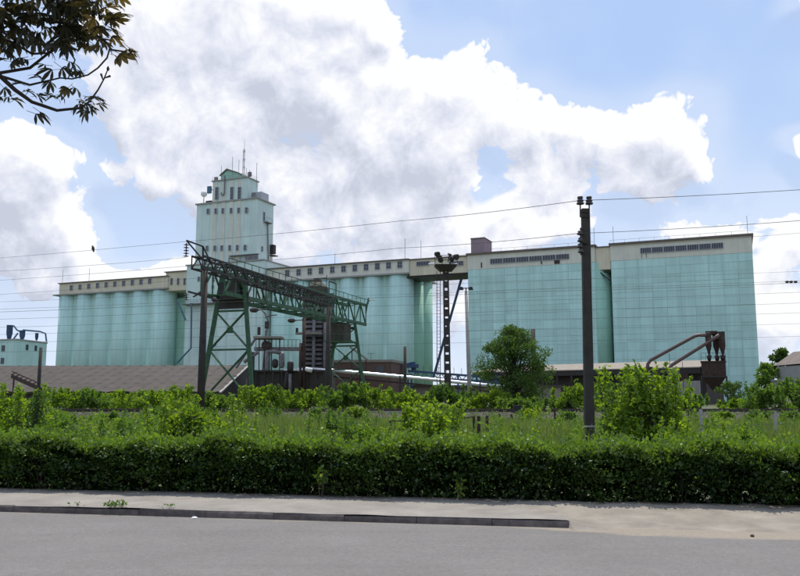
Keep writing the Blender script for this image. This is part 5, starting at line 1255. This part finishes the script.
# --- chestnut boughs overhead
cht = thing('chestnut_tree', 'horse chestnut boughs with drooping leaves hanging in at top left', 'tree', (-7.4, 4.6, -.06))
CY = 7.6
m = MB(); m.tube([Vector((-7.4, 4.6, -.4)), Vector((-7.35, 4.65, 1.5)), Vector((-7.2, 4.8, 3.2)), Vector((-7.0, 5.0, 4.8)), Vector((-6.9, 5.1, 7.5))], [.30, .24, .22, .2, .12], 14); m.build('trunk', 'bark_dark', cht, smooth=True)
def bough(pts, r0, r1, start=None):
    P = [at(px, py, CY + dy) for px, py, dy in pts]
    if start: P = [Vector(start)] + P
    n = len(P); m = MB(); m.tube(P, [r0 + (r1 - r0) * i / (n - 1) for i in range(n)], 8); m.build('bough', 'bark_dark', cht, smooth=True)
bough([(-40, 62, -.6), (0, 76, 0), (15, 90, 0), (32, 102, .1), (57, 110.5, .1), (81, 108, .1)], .028, .013, (-7.0, 5.0, 4.7))
bough([(81, 108, .1), (90, 101, .1), (98, 90, .1), (104, 79, .1), (108, 69, .1)], .011, .006)
bough([(-40, 66, -.3), (0, 73, .1), (30, 68, .2), (50, 52, .2), (62, 40, .2), (75, 28, .2)], .022, .008, (-7.0, 5.0, 4.8))
bough([(-40, 30, .2), (0, 38, .3), (14, 43, .3), (32, 54, .3), (50, 53, .3), (62, 45, .3)], .020, .008, (-6.95, 5.1, 5.4))
bough([(60, 78, .1), (72, 79, .1), (88, 75, .1), (98, 68, .1), (107, 58, .1), (110, 48, .1)], .008, .009)
bough([(0, 76, 0), (30, 85, .1), (60, 78, .1)], .016, .008)
bough([(-40, 5, 0), (10, 12, 0), (45, 20, .1), (80, 26, .2), (104, 40, .2), (112, 50, .2), (127, 52, .2)], .026, .008, (-6.9, 5.1, 6.0))
bough([(62, 40, .2), (75, 60, .2), (68, 79, .1)], .009, .006)
m = MB(); b_ = at(108, 69, CY + .1); m.tube([b_ - UP * .02, b_, b_ + UP * .03], [.008, .016, .004], 6); m.build('bud', 'bark_dark', cht)
for P_ in (((103, 80), (101, 74)), ((105, 78), (110.5, 76))): m = MB(); m.tube([at(*P_[0], CY + .1), at(*P_[1], CY + .1)], [.006, .012], 6); m.build('bud', 'bark_dark', cht)
def palmate(nl, L, droop, seed):
    rng = random.Random(seed); V, Fc = [], []
    for k in range(nl):
        a = (k - (nl - 1) / 2) * (2.3 / max(nl - 1, 1)) * 1.15 + rng.uniform(-.08, .08); l = L * (1 - .28 * abs(k - (nl - 1) / 2) / ((nl - 1) / 2)) * rng.uniform(.9, 1.08)
        d = Vector((math.sin(a), math.cos(a), 0)); sd_ = Vector((d.y, -d.x, 0)); o = len(V); prof = [(0, .02), (.3, .085), (.6, .155), (.82, .115), (1.0, .0)]; dr_ = droop * rng.uniform(.7, 1.3)
        for t, w in prof:
            c = d * l * t * (1 - .12 * dr_ * t) + Vector((0, 0, -dr_ * l * t * t)); V += [c - sd_ * w * l + Vector((0, 0, .03 * l)), c, c + sd_ * w * l + Vector((0, 0, .03 * l))]
        for i in range(4):
            q = o + i * 3; Fc += [(q, q + 1, q + 4, q + 3), (q + 1, q + 2, q + 5, q + 4)]
    mb2 = MB(); mb2.add(V, Fc); mb2.tube([Vector((0, -.09, .03)), Vector((0, 0, 0))], .003, 4, False)
    me = mb2.mesh('leaf', 'leaf_chestnut'); return me
def leaf_tint(me, base, sp):
    a = me.attributes.new('tint', 'FLOAT', 'POINT'); a.data.foreach_set('value', np.clip(np.random.default_rng(3).normal(base, sp, len(me.vertices)), 0, 1).astype(np.float32)); return me
PAL = [leaf_tint(palmate(n_, l_, d_, i), b_, .12) for i, (n_, l_, d_, b_) in enumerate(((7, .15, .45, .1), (5, .13, .7, .15), (7, .17, .3, .35), (5, .15, .95, .05), (6, .14, .6, .8), (5, .16, .25, 1.0)))]
lr = random.Random(21); spots = []
while len(spots) < 235:      # dense upper mass
    px, py = lr.uniform(-25, 118), lr.uniform(-22, 56)
    if py > 50 - abs(px - 60) * .15 and lr.random() < .7: continue
    if px > 85 and py > 46: continue
    if 20 < px < 55 and py > 34 and lr.random() < .75: continue
    if px > 100 and lr.random() < .5: continue
    spots.append((px, py, lr.uniform(-.25, .45), lr.choice([0, 1, 1, 3, 3, 2] if px < 75 or lr.random() < .45 else [2, 4, 5, 4])))  # towards the right, lighter leaf variants paint in the sunlit leaflets
for px, py in ((5, 50), (12, 62), (22, 58), (28, 60), (45, 65), (52, 70), (62, 68), (70, 62), (74, 70), (80, 72), (40, 78), (50, 82), (22, 84), (28, 92), (38, 96), (48, 95), (55, 97), (62, 96), (68, 88), (75, 88), (36, 114), (40, 112), (82, 100), (86, 104), (90, 100), (95, 98), (100, 100), (84, 110), (90, 108), (98, 104), (4, 88), (9, 97), (14, 100), (3, 60), (1, 97), (90, 97), (80, 104), (88, 112)):
    spots.append((px, py, lr.uniform(-.1, .2), lr.choice([1, 3, 3, 1, 0])))
spots += [(127, 50, .2, 2), (129, 48, .2, 5), (120, 54, .2, 2), (116, 57, .2, 4), (112, 20, .2, 4), (104, 8, .2, 5), (118, 14, .2, 2), (110, 28, .2, 2), (98, 40, .2, 5)]  # outer leaves mostly light variants, sunlight put into their tint
for px, py, dy, v in spots:
    p = at(px, py, CY + dy); yaw = lr.uniform(0, 2 * math.pi)
    if px > 105: yaw = lr.uniform(-2.6, -.5)
    sc = lr.uniform(.8, 1.25) * (.8 if py > 56 else 1.0)
    inst(PAL[v], 'leaf', cht, p, rot=(lr.uniform(-.5, .5), lr.uniform(-.5, .5), yaw), scale=(sc, sc, sc))

m = MB(); c = Vector((xat(197, 11.6, 513), 10.93 - RS * xat(197, 11.6, 513), .006))
m.add([c + Vector(v) for v in ((-.04, -.02, 0), (.035, -.03, .005), (.05, .02, 0), (-.03, .03, .008), (-.015, 0, .028), (.02, .005, .022))], [(0, 1, 5, 4), (1, 2, 5), (2, 3, 4, 5), (3, 0, 4), (3, 2, 1, 0)])
tag(m.build('litter', 'white_paint', None, loc=tuple(c)), 'crumpled white scrap of paper in the gutter', 'litter')
c = Vector((xat(751, 10.0, 522), 10.75 - RS * xat(751, 10.0, 522), .012)); m = MB(); m.lathe(c, [(.012, -.02), (.026, .0), (.02, .014), (.008, .02)], 7)
tag(m.build('stone', 'dark_brick', None, loc=tuple(c)), 'small dark stone on the dirt shoulder at right', 'stone')
